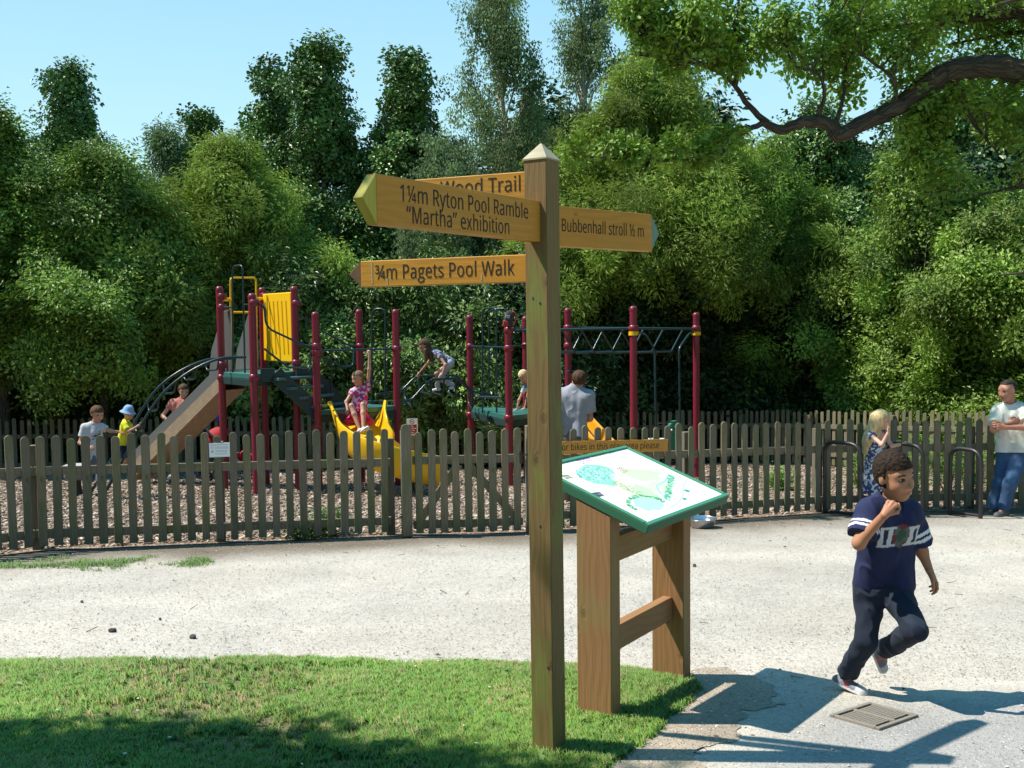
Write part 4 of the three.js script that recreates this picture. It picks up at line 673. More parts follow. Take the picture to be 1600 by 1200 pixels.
// ---------- the climbing frame
{
  const maroon = paint(0.2, 0.014, 0.032, 0.35), teal = paint(0.012, 0.035, 0.042, 0.3), yellow = paint(0.82, 0.47, 0.008, 0.32), deckGreen = paint(0.025, 0.13, 0.11, 0.5), darkGreen = paint(0.012, 0.035, 0.034, 0.55), steel = new THREE.MeshStandardMaterial({ color: lin(0.42, 0.42, 0.42), roughness: 0.35, metalness: 0.75 });
  const ply = (() => { const f = (u, v) => fbm(u * 10, v * 10, 4, 4, 10); return new THREE.MeshStandardMaterial({ map: dataTex(128, 128, (u, v) => { const k = f(u, v); return [toS(0.26 + 0.16 * k), toS(0.19 + 0.12 * k), toS(0.13 + 0.07 * k)]; }, true, 2, 2), roughness: 0.7 }); })();
  const origin = below(560, 700, 16.2), t = thing('climbing_frame', 'maroon-posted climbing frame with slide tower, stairs, bridge, yellow slides and monkey bars', 'climbing frame', origin);
  const add = (name, geo, mat, parent = t) => part(name, geo, mat, parent, true);
  const PR = 0.057;
  function post(px, top, d, collars) {
    const b = below(px, 600, d), tp = at(px, top, d), h = tp.y - b.y;
    const pts = [[PR, -0.3], [PR, h - 0.08], [PR * 1.06, h - 0.075], [PR * 1.06, h - 0.045], [PR * 0.93, h - 0.02], [PR * 0.6, h - 0.003], [0.001, h]].map(([a, y]) => new THREE.Vector2(a, y));
    const m = add('post', new THREE.LatheGeometry(pts, 16).translate(b.x, b.y, b.z), maroon);
    for (const y of collars) { const c = at(px, y, d); part('collar', new THREE.LatheGeometry([[PR, -0.05], [PR * 1.28, -0.035], [PR * 1.42, 0], [PR * 1.28, 0.035], [PR, 0.05]].map(([a, q]) => new THREE.Vector2(a, q)), 16).translate(c.x, c.y, c.z), maroon, m, true); }
    return { x: b.x, z: b.z, px, d, y: (py) => at(px, py, d).y, p: (py) => at(px, py, d) };
  }
  const A = post(347, 447, 16.1, [463, 480, 570, 590]), Bp = post(397, 458, 15.2, [473, 590]), Cp = post(413, 449, 16.9, [462]), Dp = post(463, 447, 16.0, [474, 567]);
  const E1 = post(495, 487, 15.6, [541, 551, 668]), F1 = post(563, 483, 17, [541]), G1 = post(620, 483, 16.4, [545]);
  const H1 = post(735, 492, 18, [541, 648]), I1 = post(795, 500, 16.2, [516, 544, 653]), J1 = post(822, 494, 17.6, [540]), L1 = post(888, 481, 17.2, [512, 540]), M1 = post(990, 478, 15.8, [513]), N1 = post(1088, 488, 17.5, [513]);
  const pts = (list) => list.map(([x, y, d]) => at(x, y, d));
  const rail = (name, list, r = 0.017, mat = teal, bend = 0.12) => add(name, pipe(pts(list), r, bend, 8), mat);
  // decks: perforated platforms seen edge on
  function deck(posts, y, th = 0.07) {
    const s = new THREE.Shape(); posts.forEach((p, i) => i ? s.lineTo(p.x, -p.z) : s.moveTo(p.x, -p.z));
    const top = new THREE.ExtrudeGeometry(s, { depth: th, bevelEnabled: true, bevelSize: 0.006, bevelThickness: 0.006, bevelSegments: 1 }).rotateX(-Math.PI / 2).translate(0, y - th, 0); const m = add('deck', top, deckGreen);
    posts.forEach((p, i) => { const q = posts[(i + 1) % posts.length]; part('edge_beam', beam(V(p.x, y - 0.13, p.z), V(q.x, y - 0.13, q.z), 0.03, 0.1), darkGreen, m, true); });
  }
  const yT = Bp.y(585), y2 = E1.y(642), y3 = I1.y(650);
  deck([A, Bp, Dp, Cp], yT); deck([E1, G1, F1], y2); deck([H1, I1, L1, J1], y3);
  // tower: yellow ribbed panel, yellow hoop, tall dark hoop, steel cheeks of the slide
  {
    const a = V(Cp.x, 0, Cp.z), b = V(Dp.x, 0, Dp.z), u = b.clone().sub(a), L = u.length() - 0.14, y0 = Dp.y(566), y1 = Dp.y(456), h = y1 - y0, ang = Math.atan2(-u.z, u.x), c = a.clone().lerp(b, 0.5).setY((y0 + y1) / 2);
    const pn = add('panel', new RoundedBoxGeometry(L, h, 0.06, 3, 0.02).applyMatrix4(new THREE.Matrix4().makeRotationY(ang)).translate(c.x, c.y, c.z), yellow);
    for (let i = 0; i < 6; i++) { const x = -L / 2 + L * (0.14 + i * 0.145); part('groove', new RoundedBoxGeometry(0.028, h * 0.78, 0.02, 2, 0.009).applyMatrix4(new THREE.Matrix4().makeRotationZ(0.07)).translate(x, 0, 0.03).applyMatrix4(new THREE.Matrix4().makeRotationY(ang)).translate(c.x, c.y, c.z), paint(0.6, 0.3, 0.006, 0.4), pn, true); }
    rail('hoop', [[360, 584, 16.4], [360, 434, 16.4], [400, 434, 16.7], [402, 584, 16.7]], 0.015, yellow, 0.06);
    rail('hoop_bar', [[360, 488, 16.4], [401, 488, 16.7]], 0.018, yellow); rail('hoop_clamp', [[347, 468, 16.1], [360, 468, 16.4]], 0.03, yellow); rail('hoop_clamp', [[401, 467, 16.7], [413, 467, 16.9]], 0.03, yellow);
    rail('hoop', [[364, 592, 15.85], [363, 416, 15.85], [379, 414, 15.6], [383, 592, 15.6]], 0.014, teal, 0.1);
    rail('guard_rail', [[349, 480, 16.05], [366, 480, 15.85]], 0.014); rail('guard_rail', [[381, 476, 15.6], [397, 476, 15.25]], 0.014);
    // slide: down and away to the left
    const along = V(Cp.x - A.x, 0, Cp.z - A.z).normalize(), out = V(along.z, 0, -along.x); if (out.x > 0) out.negate();
    const s0 = V(A.x, yT, A.z).addScaledVector(along, 0.1), len = 2.35, foot = groundY(s0.x + out.x * len, s0.z + out.z * len) + 0.3;
    const line = (s, k, up) => s0.clone().addScaledVector(along, s).addScaledVector(out, k * len).setY(mix(yT, foot, k) + up), wS = 0.55;
    const quad = (p, q, th) => beam(p, q, 0.02, th);
    for (const [nm, s, mat] of [['slide_side', 0, steel], ['slide_side', wS, steel]]) { const g = new THREE.BufferGeometry().setFromPoints([line(s, 0, 0.22), line(s, 1, 0.2), line(s, 1, 0), line(s, 0, 0)].concat([line(s + 0.02, 0, 0.22), line(s + 0.02, 1, 0.2), line(s + 0.02, 1, 0), line(s + 0.02, 0, 0)])); g.setIndex([0, 1, 2, 0, 2, 3, 4, 6, 5, 4, 7, 6, 0, 5, 1, 0, 4, 5, 3, 2, 6, 3, 6, 7]); const q = g.toNonIndexed(); q.computeVertexNormals(); q.setAttribute('uv', new THREE.BufferAttribute(new Float32Array(q.attributes.position.count * 2), 2)); add(nm, q, mat); }
    const bed = merge([beam(line(wS / 2 + 0.01, 0, 0.02), line(wS / 2 + 0.01, 1, 0.02), 0.018, wS, V(0, 1, 0)).applyMatrix4(new THREE.Matrix4())]); 
    { const P = [line(0.02, 0, 0.03), line(wS, 0, 0.03), line(wS, 1, 0.03), line(0.02, 1, 0.03)], g = new THREE.BufferGeometry().setFromPoints([...P, ...P.map((p) => p.clone().setY(p.y - 0.02))]); g.setIndex([0, 2, 1, 0, 3, 2, 4, 5, 6, 4, 6, 7, 0, 1, 5, 0, 5, 4, 3, 7, 6, 3, 6, 2]); const q = g.toNonIndexed(); q.computeVertexNormals(); add('slide_bed', grainUV(q, 'x'), steel); }
    { const P = [line(-0.012, 0, 0.03), line(-0.012, 1, 0.02), line(-0.012, 1, -0.24), line(-0.012, 0.06, -0.2)], Q = P.map((p) => p.clone().addScaledVector(along, 0.55)), g = new THREE.BufferGeometry().setFromPoints([...P, ...Q]); g.setIndex([0, 1, 2, 0, 2, 3, 4, 6, 5, 4, 7, 6, 3, 2, 6, 3, 6, 7, 1, 5, 6, 1, 6, 2]); const q = g.toNonIndexed(); q.computeVertexNormals(); add('slide_underside', grainUV(q, 'x'), ply); }
    for (const s of [0.02, 0.58]) { const p0 = s0.clone().addScaledVector(along, s), sh = new THREE.Shape(); sh.moveTo(-0.1, 0); sh.lineTo(0.42, -0.22); sh.lineTo(0.34, 0.3); sh.lineTo(0.05, 0.92); sh.lineTo(-0.1, 0.95); sh.lineTo(-0.1, 0); const ang2 = Math.atan2(-out.z, out.x); add('slide_cheek', new THREE.ExtrudeGeometry(sh, { depth: 0.012, bevelEnabled: true, bevelSize: 0.008, bevelThickness: 0.006, bevelSegments: 2 }).applyMatrix4(new THREE.Matrix4().makeRotationY(ang2)).translate(p0.x, yT + 0.03, p0.z), steel); }
    for (const k of [0.55, 1]) { const p = line(wS / 2, k, -0.05), b = stand(p.x, p.z); add('slide_leg', beam(b, p, 0.05, 0.05), darkGreen); }
  }
  // arched ladder on the left
  {
    const near = pts([[385, 558, 15.3], [345, 560, 15.2], [303, 577, 15.1], [262, 607, 15.0], [232, 645, 14.95], [215, 676, 14.9], [163, 772, 14.85]]), far = pts([[362, 560, 15.9], [325, 562, 15.75], [285, 578, 15.6], [248, 605, 15.5], [222, 640, 15.45], [203, 672, 15.4], [140, 772, 15.3]]);
    const cn = new THREE.CatmullRomCurve3(near), cf = new THREE.CatmullRomCurve3(far);
    add('ladder_side', new THREE.TubeGeometry(cn, 50, 0.02, 8), teal); add('ladder_side', new THREE.TubeGeometry(cf, 50, 0.02, 8), teal);
    for (let i = 0; i < 8; i++) { const k = 0.13 + i * 0.115, a = cn.getPointAt(k), b = cf.getPointAt(k), dn = V(0, -0.16 * (i < 6 ? 1 : 0.5), 0); add('rung', pipe([a, a.clone().lerp(b, 0.12).add(dn), a.clone().lerp(b, 0.88).add(dn), b], 0.015, 0.09, 8), teal); }
  }
  // stairs from the tower to the middle deck
  {
    const n0 = [Bp.x + 0.07, Bp.z - 0.12], f0 = [Dp.x + 0.02, Dp.z + 0.1], n1 = [E1.x - 0.02, E1.z - 0.08], f1 = [E1.x + 0.28, E1.z - 0.86];
    const N = (k, y) => V(mix(n0[0], n1[0], k), y, mix(n0[1], n1[1], k)), F = (k, y) => V(mix(f0[0], f1[0], k), y, mix(f0[1], f1[1], k));
    for (const P of [N, F]) { add('stringer', beam(P(0, yT - 0.02), P(0.25, yT - 0.02), 0.03, 0.2), darkGreen); add('stringer', beam(P(0.25, yT), P(1.08, y2 - 0.1), 0.03, 0.24), darkGreen); }
    const treadMat = paint(0.06, 0.14, 0.13, 0.28);
    for (let i = 0; i < 4; i++) { const k = 0.22 + i * 0.22, y = mix(yT, y2, (i + 0.6) / 4); const a = N(k, y), b = F(k, y), c = a.clone().lerp(b, 0.5), d = b.clone().sub(a); add('step', new RoundedBoxGeometry(0.24, 0.045, d.length(), 2, 0.01).applyMatrix4(new THREE.Matrix4().makeRotationY(Math.atan2(d.x, d.z))).translate(c.x, c.y, c.z), treadMat); }
    rail('handrail', [[399, 473, 15.2], [413, 478, 15.2], [416, 512, 15.2], [478, 541, 15.5], [494, 540, 15.6]], 0.017); rail('handrail', [[413, 545, 15.2], [450, 574, 15.4], [480, 577, 15.5], [485, 570, 15.55], [485, 550, 15.58]], 0.017, teal, 0.05);
    rail('handrail', [[465, 490, 16], [503, 517, 16.4], [547, 541, 16.8], [562, 540, 17]], 0.017); rail('handrail', [[470, 535, 16.1], [503, 556, 16.4], [536, 574, 16.7], [552, 571, 16.8], [553, 544, 16.9]], 0.017, teal, 0.05);
  }
  rail('cross_bar', [[495, 548, 15.6], [620, 545, 16.4]], 0.017);
  rail('hoop', [[581, 640, 16.7], [581, 483, 16.7], [602, 482, 16.6], [602, 640, 16.6]], 0.016, teal, 0.12); rail('hoop', [[518, 640, 16.2], [518, 552, 16.2]], 0.014); rail('cross_bar', [[563, 627, 17], [620, 626, 16.4]], 0.014);
  // bridge of hanging loops
  {
    const f = pts([[621, 627, 16.4], [641, 627, 16.45], [672, 593, 16.6], [716, 591, 16.9], [742, 620, 17.2], [785, 621, 16.6]]), b = pts([[590, 616, 16.9], [627, 611, 17.2], [650, 588, 17.3], [712, 586, 17.6], [738, 612, 17.9], [770, 618, 18]]);
    add('bridge_rail', pipe(f, 0.02, 0.1, 8), teal); add('bridge_rail', pipe(b, 0.02, 0.1, 8), teal);
    for (const [x, y, d, x2, y2, d2, hang] of [[645, 622, 16.45, 632, 606, 17.2, 0.18], [675, 592, 16.6, 654, 588, 17.3, 0.26], [694, 592, 16.75, 672, 587, 17.4, 0.28], [712, 592, 16.85, 700, 586, 17.5, 0.3], [738, 615, 17.15, 732, 606, 17.8, 0.28]]) { const p = at(x, y, d), q = at(x2, y2, d2), dn = V(0, -hang, 0); add('bridge_loop', pipe([p, p.clone().lerp(q, 0.08).add(dn), p.clone().lerp(q, 0.92).add(dn), q], 0.016, 0.1, 8), teal); }
  }
  // right deck rails, hoops and ladder
  rail('cross_bar', [[735, 541, 18], [795, 543, 16.2]]); rail('cross_bar', [[795, 514, 16.2], [822, 513, 17.6]]); rail('cross_bar', [[795, 543, 16.2], [822, 539, 17.6]]); rail('cross_bar', [[748, 668, 17.4], [785, 667, 16.6]], 0.012);
  rail('hoop', [[754, 646, 17.3], [754, 482, 17.3], [776, 481, 16.8], [776, 650, 16.8]], 0.015, teal, 0.12); rail('hoop', [[764, 642, 17.9], [764, 484, 17.9], [792, 481, 17.7], [792, 642, 17.7]], 0.013, teal, 0.12);
  // monkey bars
  const fr0 = at(795, 516, 16.2), fr1 = at(990, 513, 15.8), re0 = at(888, 512, 17.2), re1 = at(1088, 514, 17.5);
  add('overhead_rail', pipe([fr0, fr1], 0.021), teal); add('overhead_rail', pipe([re0, re1], 0.021), teal); add('overhead_rail', pipe([fr1, re1], 0.021), teal);
  for (let i = 0; i < 6; i++) { const k = 0.12 + i * 0.155, p = fr0.clone().lerp(fr1, k), q = re0.clone().lerp(re1, k), d = q.clone().sub(p); add('swing_handle', pipe([p, p.clone().addScaledVector(d, 0.16).add(V(0, -0.3, 0)), p.clone().addScaledVector(d, 0.2).add(V(0, -0.38, 0)), p.clone().addScaledVector(d, 0.8).add(V(0, -0.38, 0)), p.clone().addScaledVector(d, 0.84).add(V(0, -0.3, 0)), q], 0.015, 0.05, 8), teal); }
  rail('end_ladder_side', [[996, 519, 15.9], [1008, 521, 16.0], [1023, 546, 16.2], [1026, 752, 16.2]], 0.018, teal, 0.1); rail('end_ladder_side', [[1084, 519, 17.4], [1077, 521, 17.3], [1061, 544, 17], [1063, 735, 17]], 0.018, teal, 0.1);
  rail('rung', [[1025, 661, 16.2], [1062, 659, 17]], 0.014); rail('rung', [[1025, 705, 16.2], [1062, 702, 17]], 0.014);
  for (const P of [M1, N1]) { const c = P.p(521); add('clamp', new THREE.CylinderGeometry(PR * 1.35, PR * 1.35, 0.06, 16).translate(c.x, c.y, c.z), yellow); }
  // moulded slides: a U-shaped channel swept along a path
  function chute(name, path, width, wall, flare, mat) {
    const c = new THREE.CatmullRomCurve3(path, false, 'centripetal'), n = 40, prof = [], m = 16, pos = [], idx = [], th = 0.04;
    const sec = (k) => { const w = width(k), h = wall(k), o = []; for (let j = 0; j <= m; j++) { const a = Math.PI * (j / m), e = 0.45; let x = -Math.cos(a), y = 1 - Math.sin(a); x = Math.sign(x) * Math.pow(Math.abs(x), e); y = Math.pow(y, 1.6); o.push([x * w * (1 + flare(k) * y), y * h]); } return o; };
    for (let i = 0; i <= n; i++) {
      const k = i / n, p = c.getPointAt(k), T = c.getTangentAt(k), S = new THREE.Vector3().crossVectors(T, V(0, 1, 0)).normalize(), N = V(0, 1, 0), s = sec(k), ring = [];
      s.forEach(([x, y]) => ring.push(p.clone().addScaledVector(S, x).addScaledVector(N, y))); [...s].reverse().forEach(([x, y]) => ring.push(p.clone().addScaledVector(S, x * (1 + th / Math.abs(width(k)))).addScaledVector(N, y - (Math.abs(x) < width(k) * 0.85 ? th : 0.004))));
      ring.forEach((q) => pos.push(q.x, q.y, q.z));
    }
    const R = 2 * (m + 1); for (let i = 0; i < n; i++) for (let j = 0; j < R; j++) { const a = i * R + j, b = i * R + (j + 1) % R; idx.push(a, b, a + R, b, b + R, a + R); }
    for (const i of [0, n]) for (let j = 0; j < m; j++) { const a = i * R + j, b = a + 1, d = i * R + R - 1 - j, e = d - 1; i ? idx.push(a, b, d, b, e, d) : idx.push(a, d, b, b, d, e); }
    const g = new THREE.BufferGeometry(); g.setAttribute('position', new THREE.Float32BufferAttribute(pos, 3)); g.setIndex(idx); g.computeVertexNormals(); g.setAttribute('uv', new THREE.BufferAttribute(new Float32Array(pos.length / 3 * 2), 2)); return add(name, g, mat);
  }
  chute('curved_slide', pts([[560, 661, 16.1], [560, 666, 15.8], [563, 684, 15.4], [574, 709, 15.05], [600, 730, 14.85], [628, 743, 14.85], [650, 750, 14.93], [672, 754, 15.05]]), (k) => mix(0.27, 0.33, smooth(0, 0.35, k)), (k) => mix(0.3, 0.43, smooth(0.0, 0.2, k)), (k) => mix(0.5, 0.06, smooth(0, 0.4, k)), yellow);
  const orange = paint(0.8, 0.33, 0.006, 0.35);
  chute('straight_slide', pts([[845, 652, 16.6], [880, 658, 16.3], [902, 678, 16.1], [940, 718, 15.7], [972, 752, 15.3], [1000, 757, 15.1]]), () => 0.26, (k) => mix(0.34, 0.22, k), () => 0.04, orange);
  { const p = at(668, 757, 15.05), b = stand(p.x, p.z); add('slide_leg', beam(b.clone().setY(b.y - 0.05), p, 0.06, 0.06), darkGreen); }

  // ---------- things left on or by the frame
  {
    const p = at(795, 500, 16.2).add(V(0, 0, 0.1)), bag = thing('backpack', 'dark grey and red child backpack hung over a maroon post top', 'backpack', p);
    const s = new THREE.SphereGeometry(1, 20, 16), q = s.attributes.position; for (let i = 0; i < q.count; i++) { const f = 1 + 0.12 * (fbm(q.getX(i) * 2, q.getY(i) * 2, q.getZ(i) * 2, 3) - 0.5); q.setXYZ(i, Math.sign(q.getX(i)) * Math.pow(Math.abs(q.getX(i)), 0.7) * 0.075 * f, Math.sign(q.getY(i)) * Math.pow(Math.abs(q.getY(i)), 0.75) * 0.13 * f, q.getZ(i) * 0.06 * f); } s.computeVertexNormals();
    part('body', s.rotateZ(-0.25).translate(0, 0.02, 0), paint(0.035, 0.028, 0.032, 0.8), bag); part('pocket', new RoundedBoxGeometry(0.09, 0.1, 0.04, 3, 0.018).rotateZ(-0.25).translate(-0.05, -0.06, 0.045), paint(0.35, 0.03, 0.03, 0.7), bag); part('pocket', new RoundedBoxGeometry(0.075, 0.05, 0.02, 3, 0.009).rotateZ(-0.25).translate(-0.02, 0.05, 0.058), paint(0.3, 0.29, 0.32, 0.6), bag);
    part('strap', pipe([V(0.03, 0.13, -0.02), V(0.1, 0.12, -0.01), V(0.11, 0, -0.03), V(0.06, -0.08, -0.04)], 0.012, 0.05, 8), paint(0.45, 0.06, 0.03, 0.7), bag);
  }
}
{ // green spring rider beyond the monkey bars
  const d = 17.6, p = below(1044, 690, d), t = thing('spring_rider', 'green spring rider with a rounded animal head beneath the monkey bars', 'spring rider', p), g = paint(0.02, 0.2, 0.11, 0.45), gh = at(1044, 668, d).y - p.y;
  const coil = []; for (let i = 0; i <= 80; i++) { const a = i / 80 * Math.PI * 10; coil.push(V(Math.cos(a) * 0.09, 0.02 + i / 80 * 0.34, Math.sin(a) * 0.09)); } part('spring', sweep(coil, () => 0.014, 6), paint(0.03, 0.03, 0.03, 0.4), t);
  const sh = new THREE.Shape(); sh.moveTo(-0.42, 0.4); sh.quadraticCurveTo(-0.45, 0.62, -0.3, 0.66); sh.quadraticCurveTo(-0.1, 0.58, 0.02, 0.64); sh.lineTo(0.02, gh - 0.08); sh.quadraticCurveTo(0.0, gh + 0.09, 0.12, gh + 0.09); sh.quadraticCurveTo(0.24, gh + 0.06, 0.2, gh - 0.12); sh.lineTo(0.26, 0.6); sh.quadraticCurveTo(0.3, 0.4, 0.1, 0.36); sh.lineTo(-0.42, 0.4);
  part('body', new THREE.ExtrudeGeometry(sh, { depth: 0.1, bevelEnabled: true, bevelSize: 0.03, bevelThickness: 0.03, bevelSegments: 4 }).translate(0, 0, -0.05), g, t);
  for (const s of [-1, 1]) part('eye', new THREE.SphereGeometry(0.03, 12, 8).scale(1, 1, 0.5).translate(0.12, gh, s * 0.085), paint(0.02, 0.02, 0.02, 0.3), t);
  part('handle', pipe([V(0.03, 0.85, -0.22), V(0.03, 0.85, 0.22)], 0.016), paint(0.6, 0.6, 0.6, 0.4), t); part('seat', new RoundedBoxGeometry(0.3, 0.05, 0.26, 3, 0.02).translate(-0.2, 0.66, 0), paint(0.55, 0.55, 0.55, 0.5), t);
}
{ // red pushchair behind the slide, with a blue ball on it
  const d = 18.1, p = below(352, 700, d), t = thing('pushchair', 'red pushchair with a grey frame under the tower behind the metal slide', 'pushchair', p), red = paint(0.35, 0.012, 0.015, 0.8), gr = paint(0.3, 0.3, 0.31, 0.4, { metalness: 0.6 }), blk = paint(0.02, 0.02, 0.02, 0.8);
  t.rotation.y = 0.35;
  for (const z of [-0.22, 0.22]) { part('frame_tube', pipe([V(-0.34, 0.96, z), V(-0.2, 0.8, z), V(0.42, 0.14, z)], 0.013, 0.08, 8), gr, t); part('frame_tube', pipe([V(-0.32, 0.12, z), V(0.12, 0.62, z)], 0.013, 0.05, 8), gr, t); for (const x of [-0.34, 0.42]) part('wheel', new THREE.TorusGeometry(0.085, 0.022, 8, 20).translate(x, 0.11, z), blk, t); }
  part('push_bar', pipe([V(-0.34, 0.96, -0.22), V(-0.34, 0.96, 0.22)], 0.018), blk, t);
  part('seat', new RoundedBoxGeometry(0.36, 0.06, 0.38, 3, 0.025).rotateZ(0.15).translate(0.08, 0.42, 0), red, t); part('backrest', new RoundedBoxGeometry(0.06, 0.5, 0.38, 3, 0.025).rotateZ(0.45).translate(-0.18, 0.64, 0), red, t);
  const hood = new THREE.SphereGeometry(0.27, 20, 10, 0, Math.PI * 2, 0, Math.PI / 2); part('hood', hood.scale(1, 0.85, 0.78).rotateZ(0.6).translate(-0.12, 0.72, 0), new THREE.MeshStandardMaterial({ color: lin(0.35, 0.012, 0.015), roughness: 0.8, side: THREE.DoubleSide }), t); part('foot_muff', new RoundedBoxGeometry(0.26, 0.34, 0.36, 4, 0.06).rotateZ(-0.5).translate(0.34, 0.32, 0), red, t);
  const b = thing('ball', 'shiny round blue ball resting on the red pushchair', 'ball', at(340, 651, d)); part('shell', new THREE.SphereGeometry(0.085, 24, 16), paint(0.01, 0.09, 0.45, 0.25), b); part('valve', new THREE.SphereGeometry(0.012, 8, 6).translate(0.01, 0.083, 0), paint(0.6, 0.6, 0.6), b);
}
{ // grey low toy seat by the boys
  const d = 15.4, p = below(119, 740, d), t = thing('rocker_seat', 'grey rounded rocker seat low behind the left fence beside the boy', 'rocker seat', p), g = paint(0.16, 0.16, 0.17, 0.45);
  const y = at(119, 738, d).y - p.y; part('seat', new RoundedBoxGeometry(0.3, 0.22, 0.28, 4, 0.06).translate(0, y, 0), g, t); part('rim_or_highlight', new RoundedBoxGeometry(0.28, 0.02, 0.26, 2, 0.009).translate(0.0, y + 0.115, 0), paint(0.5, 0.5, 0.52, 0.3), t); part('leg', new THREE.CylinderGeometry(0.06, 0.09, y - 0.08, 14).translate(0, (y - 0.1) / 2, 0), paint(0.03, 0.03, 0.03, 0.7), t);  // the pale plate on top paints in a highlight on the seat
}
{ // cycle hoops
  const mat = paint(0.03, 0.027, 0.028, 0.42, { metalness: 0.2 });
  const list = [[1288, 1344, 806, 692, 'black steel cycle hoop left of the blonde girl'], [1386, 1441, 806, 694, 'black steel cycle hoop with the blonde girl\'s hand on it'], [1484, 1532, 808, 702, 'black steel cycle hoop beside the man in white']];
  for (const [x0, x1, base, top, label] of list) {
    const a = onGround(x0, base - 4), b = onGround(x1, base + 2), c = a.clone().lerp(b, 0.5), t = thing('cycle_hoop', label, 'cycle hoop', c, 'steel cycle hoops by the fence'), y = at((x0 + x1) / 2, top, -c.z).y; a.y -= 0.1; b.y -= 0.1;
    part('hoop', pipe([a, a.clone().setY(y), b.clone().setY(y), b], 0.024, 0.16, 12), mat, t, true); part('foot_bar', pipe([a.clone().setY(a.y + 0.13), b.clone().setY(b.y + 0.13)], 0.018, 0.05, 8), mat, t, true);
  }
}
{ // dog bowl
  const p = onGround(1097, 824), t = thing('dog_bowl', 'shiny metal dog bowl on the gravel under the map panel\'s right corner', 'bowl', p), m = new THREE.MeshStandardMaterial({ color: lin(0.55, 0.56, 0.57), metalness: 0.9, roughness: 0.28 });
  const P = [[0.001, 0.004], [0.1, 0.004], [0.118, 0.012], [0.15, 0.098], [0.158, 0.104], [0.162, 0.1], [0.158, 0.094], [0.152, 0.094]].map(([a, b]) => new THREE.Vector2(a, b)), Q = [[0.147, 0.096], [0.115, 0.03], [0.09, 0.016], [0.001, 0.015]].map(([a, b]) => new THREE.Vector2(a, b));
  part('shell', new THREE.LatheGeometry(P, 32), m, t); part('inside', new THREE.LatheGeometry(Q, 32), new THREE.MeshStandardMaterial({ color: lin(0.55, 0.56, 0.57), metalness: 0.9, roughness: 0.2, side: THREE.DoubleSide }), t); part('water', new THREE.CircleGeometry(0.136, 32).rotateX(-Math.PI / 2).translate(0, 0.07, 0), new THREE.MeshPhysicalMaterial({ color: lin(0.8, 0.85, 0.86), roughness: 0.02, transmission: 1, thickness: 0, ior: 1.33 }), t);
}
{ // drain grating
  const a = onGround(1304, 1119), b = onGround(1366, 1101), c = onGround(1428, 1122), d = onGround(1366, 1144), p = a.clone().add(c).multiplyScalar(0.5), t = thing('drain_grating', 'rusty iron drain grating set in the ground below the running boy', 'drain', stand(p.x, p.z, -0.004)), iron = new THREE.MeshStandardMaterial({ color: lin(0.3, 0.26, 0.21), roughness: 0.85, bumpMap: earthTex.bump, bumpScale: 0.002 });
  const u = c.clone().sub(d).setY(0).normalize(), L = 0.3, Wd = 0.25, ang = Math.atan2(-u.z, u.x); t.rotation.y = ang; const slope = new THREE.Group();
  const put = (name, g, mat = iron) => part(name, g, mat, t); t.rotation.order = 'YXZ'; { const n = V(0, 1, -SLOPE).normalize(); const q = new THREE.Quaternion().setFromUnitVectors(V(0, 1, 0), n).multiply(spin(ang)); t.quaternion.copy(q); }
  put('pit', new THREE.BoxGeometry(L - 0.02, 0.004, Wd - 0.02).translate(0, 0.004, 0), paint(0.03, 0.026, 0.022, 0.9));
  for (const s of [-1, 1]) { put('rim_or_highlight', new RoundedBoxGeometry(L, 0.018, 0.022, 2, 0.004).translate(0, 0.008, s * (Wd / 2 - 0.011))); put('rim_or_highlight', new RoundedBoxGeometry(0.022, 0.018, Wd - 0.046, 2, 0.004).translate(s * (L / 2 - 0.011), 0.008, 0)); }
  put('rim_or_highlight', new RoundedBoxGeometry(0.02, 0.016, Wd - 0.048, 2, 0.004).translate(0, 0.009, 0));
  for (let i = 0; i < 11; i++) { const z = -Wd / 2 + 0.045 + i * (Wd - 0.09) / 10; for (const s of [-1, 1]) put('bar', new RoundedBoxGeometry(L / 2 - 0.04, 0.014, 0.014, 1, 0.003).translate(s * (L / 4 - 0.004), 0.009, z)); }
}
{ // small leafy weeds: nettles by the gate, bright weeds beyond the right fence
  const r = rng(77), mk = (label, px, py, n, h, col, name = 'weed') => { const p = onGround(px, py), t = thing(name, label, 'plant', p), st = [], list = []; for (let i = 0; i < n; i++) { const e = V((r() - 0.5) * h * 0.9, h * (0.6 + 0.5 * r()), (r() - 0.5) * h * 0.7), b = limb(V((r() - 0.5) * 0.15, -0.02, (r() - 0.5) * 0.1), e, 0.005, 0.002, r, 0.1, 4); st.push(b.geo); for (const q of b.pts.slice(1)) list.push([sprayMatrix(q, V(0, 1, 0), r, 0.3 + 0.25 * r(), 0.6), lin(col[0] * (0.7 + 0.6 * r()), col[1] * (0.7 + 0.6 * r()), col[2])]); } part('stem', merge(st), paint(0.08, 0.14, 0.03, 0.8), t); const l = scatter('foliage', SPRAY.small, leafMat, list); l.userData.kind = 'stuff'; t.add(l); };
  mk('leafy green weed at the foot of the fence left of the gate', 505, 838, 12, 0.24, [0.1, 0.24, 0.04]); mk('low green weed at the fence foot left of the taller leafy one', 468, 842, 8, 0.12, [0.1, 0.22, 0.04]);
  for (const [x, y, h, label] of [[1218, 768, 0.3, 'low weed inside the fence right of the map panel'], [1345, 765, 0.55, 'bright weed seen between the pickets left of the blonde girl'], [1432, 772, 0.75, 'bright green weed behind the second cycle hoop'], [1480, 770, 0.85, 'tall bright weed behind the third cycle hoop'], [1520, 772, 0.8, 'tall bright green weed behind the fence left of the man in white'], [1590, 774, 0.7, 'bright weed behind the fence at the right picture edge']]) mk(label, x, y, 16, h, [0.2, 0.4, 0.05]);
}

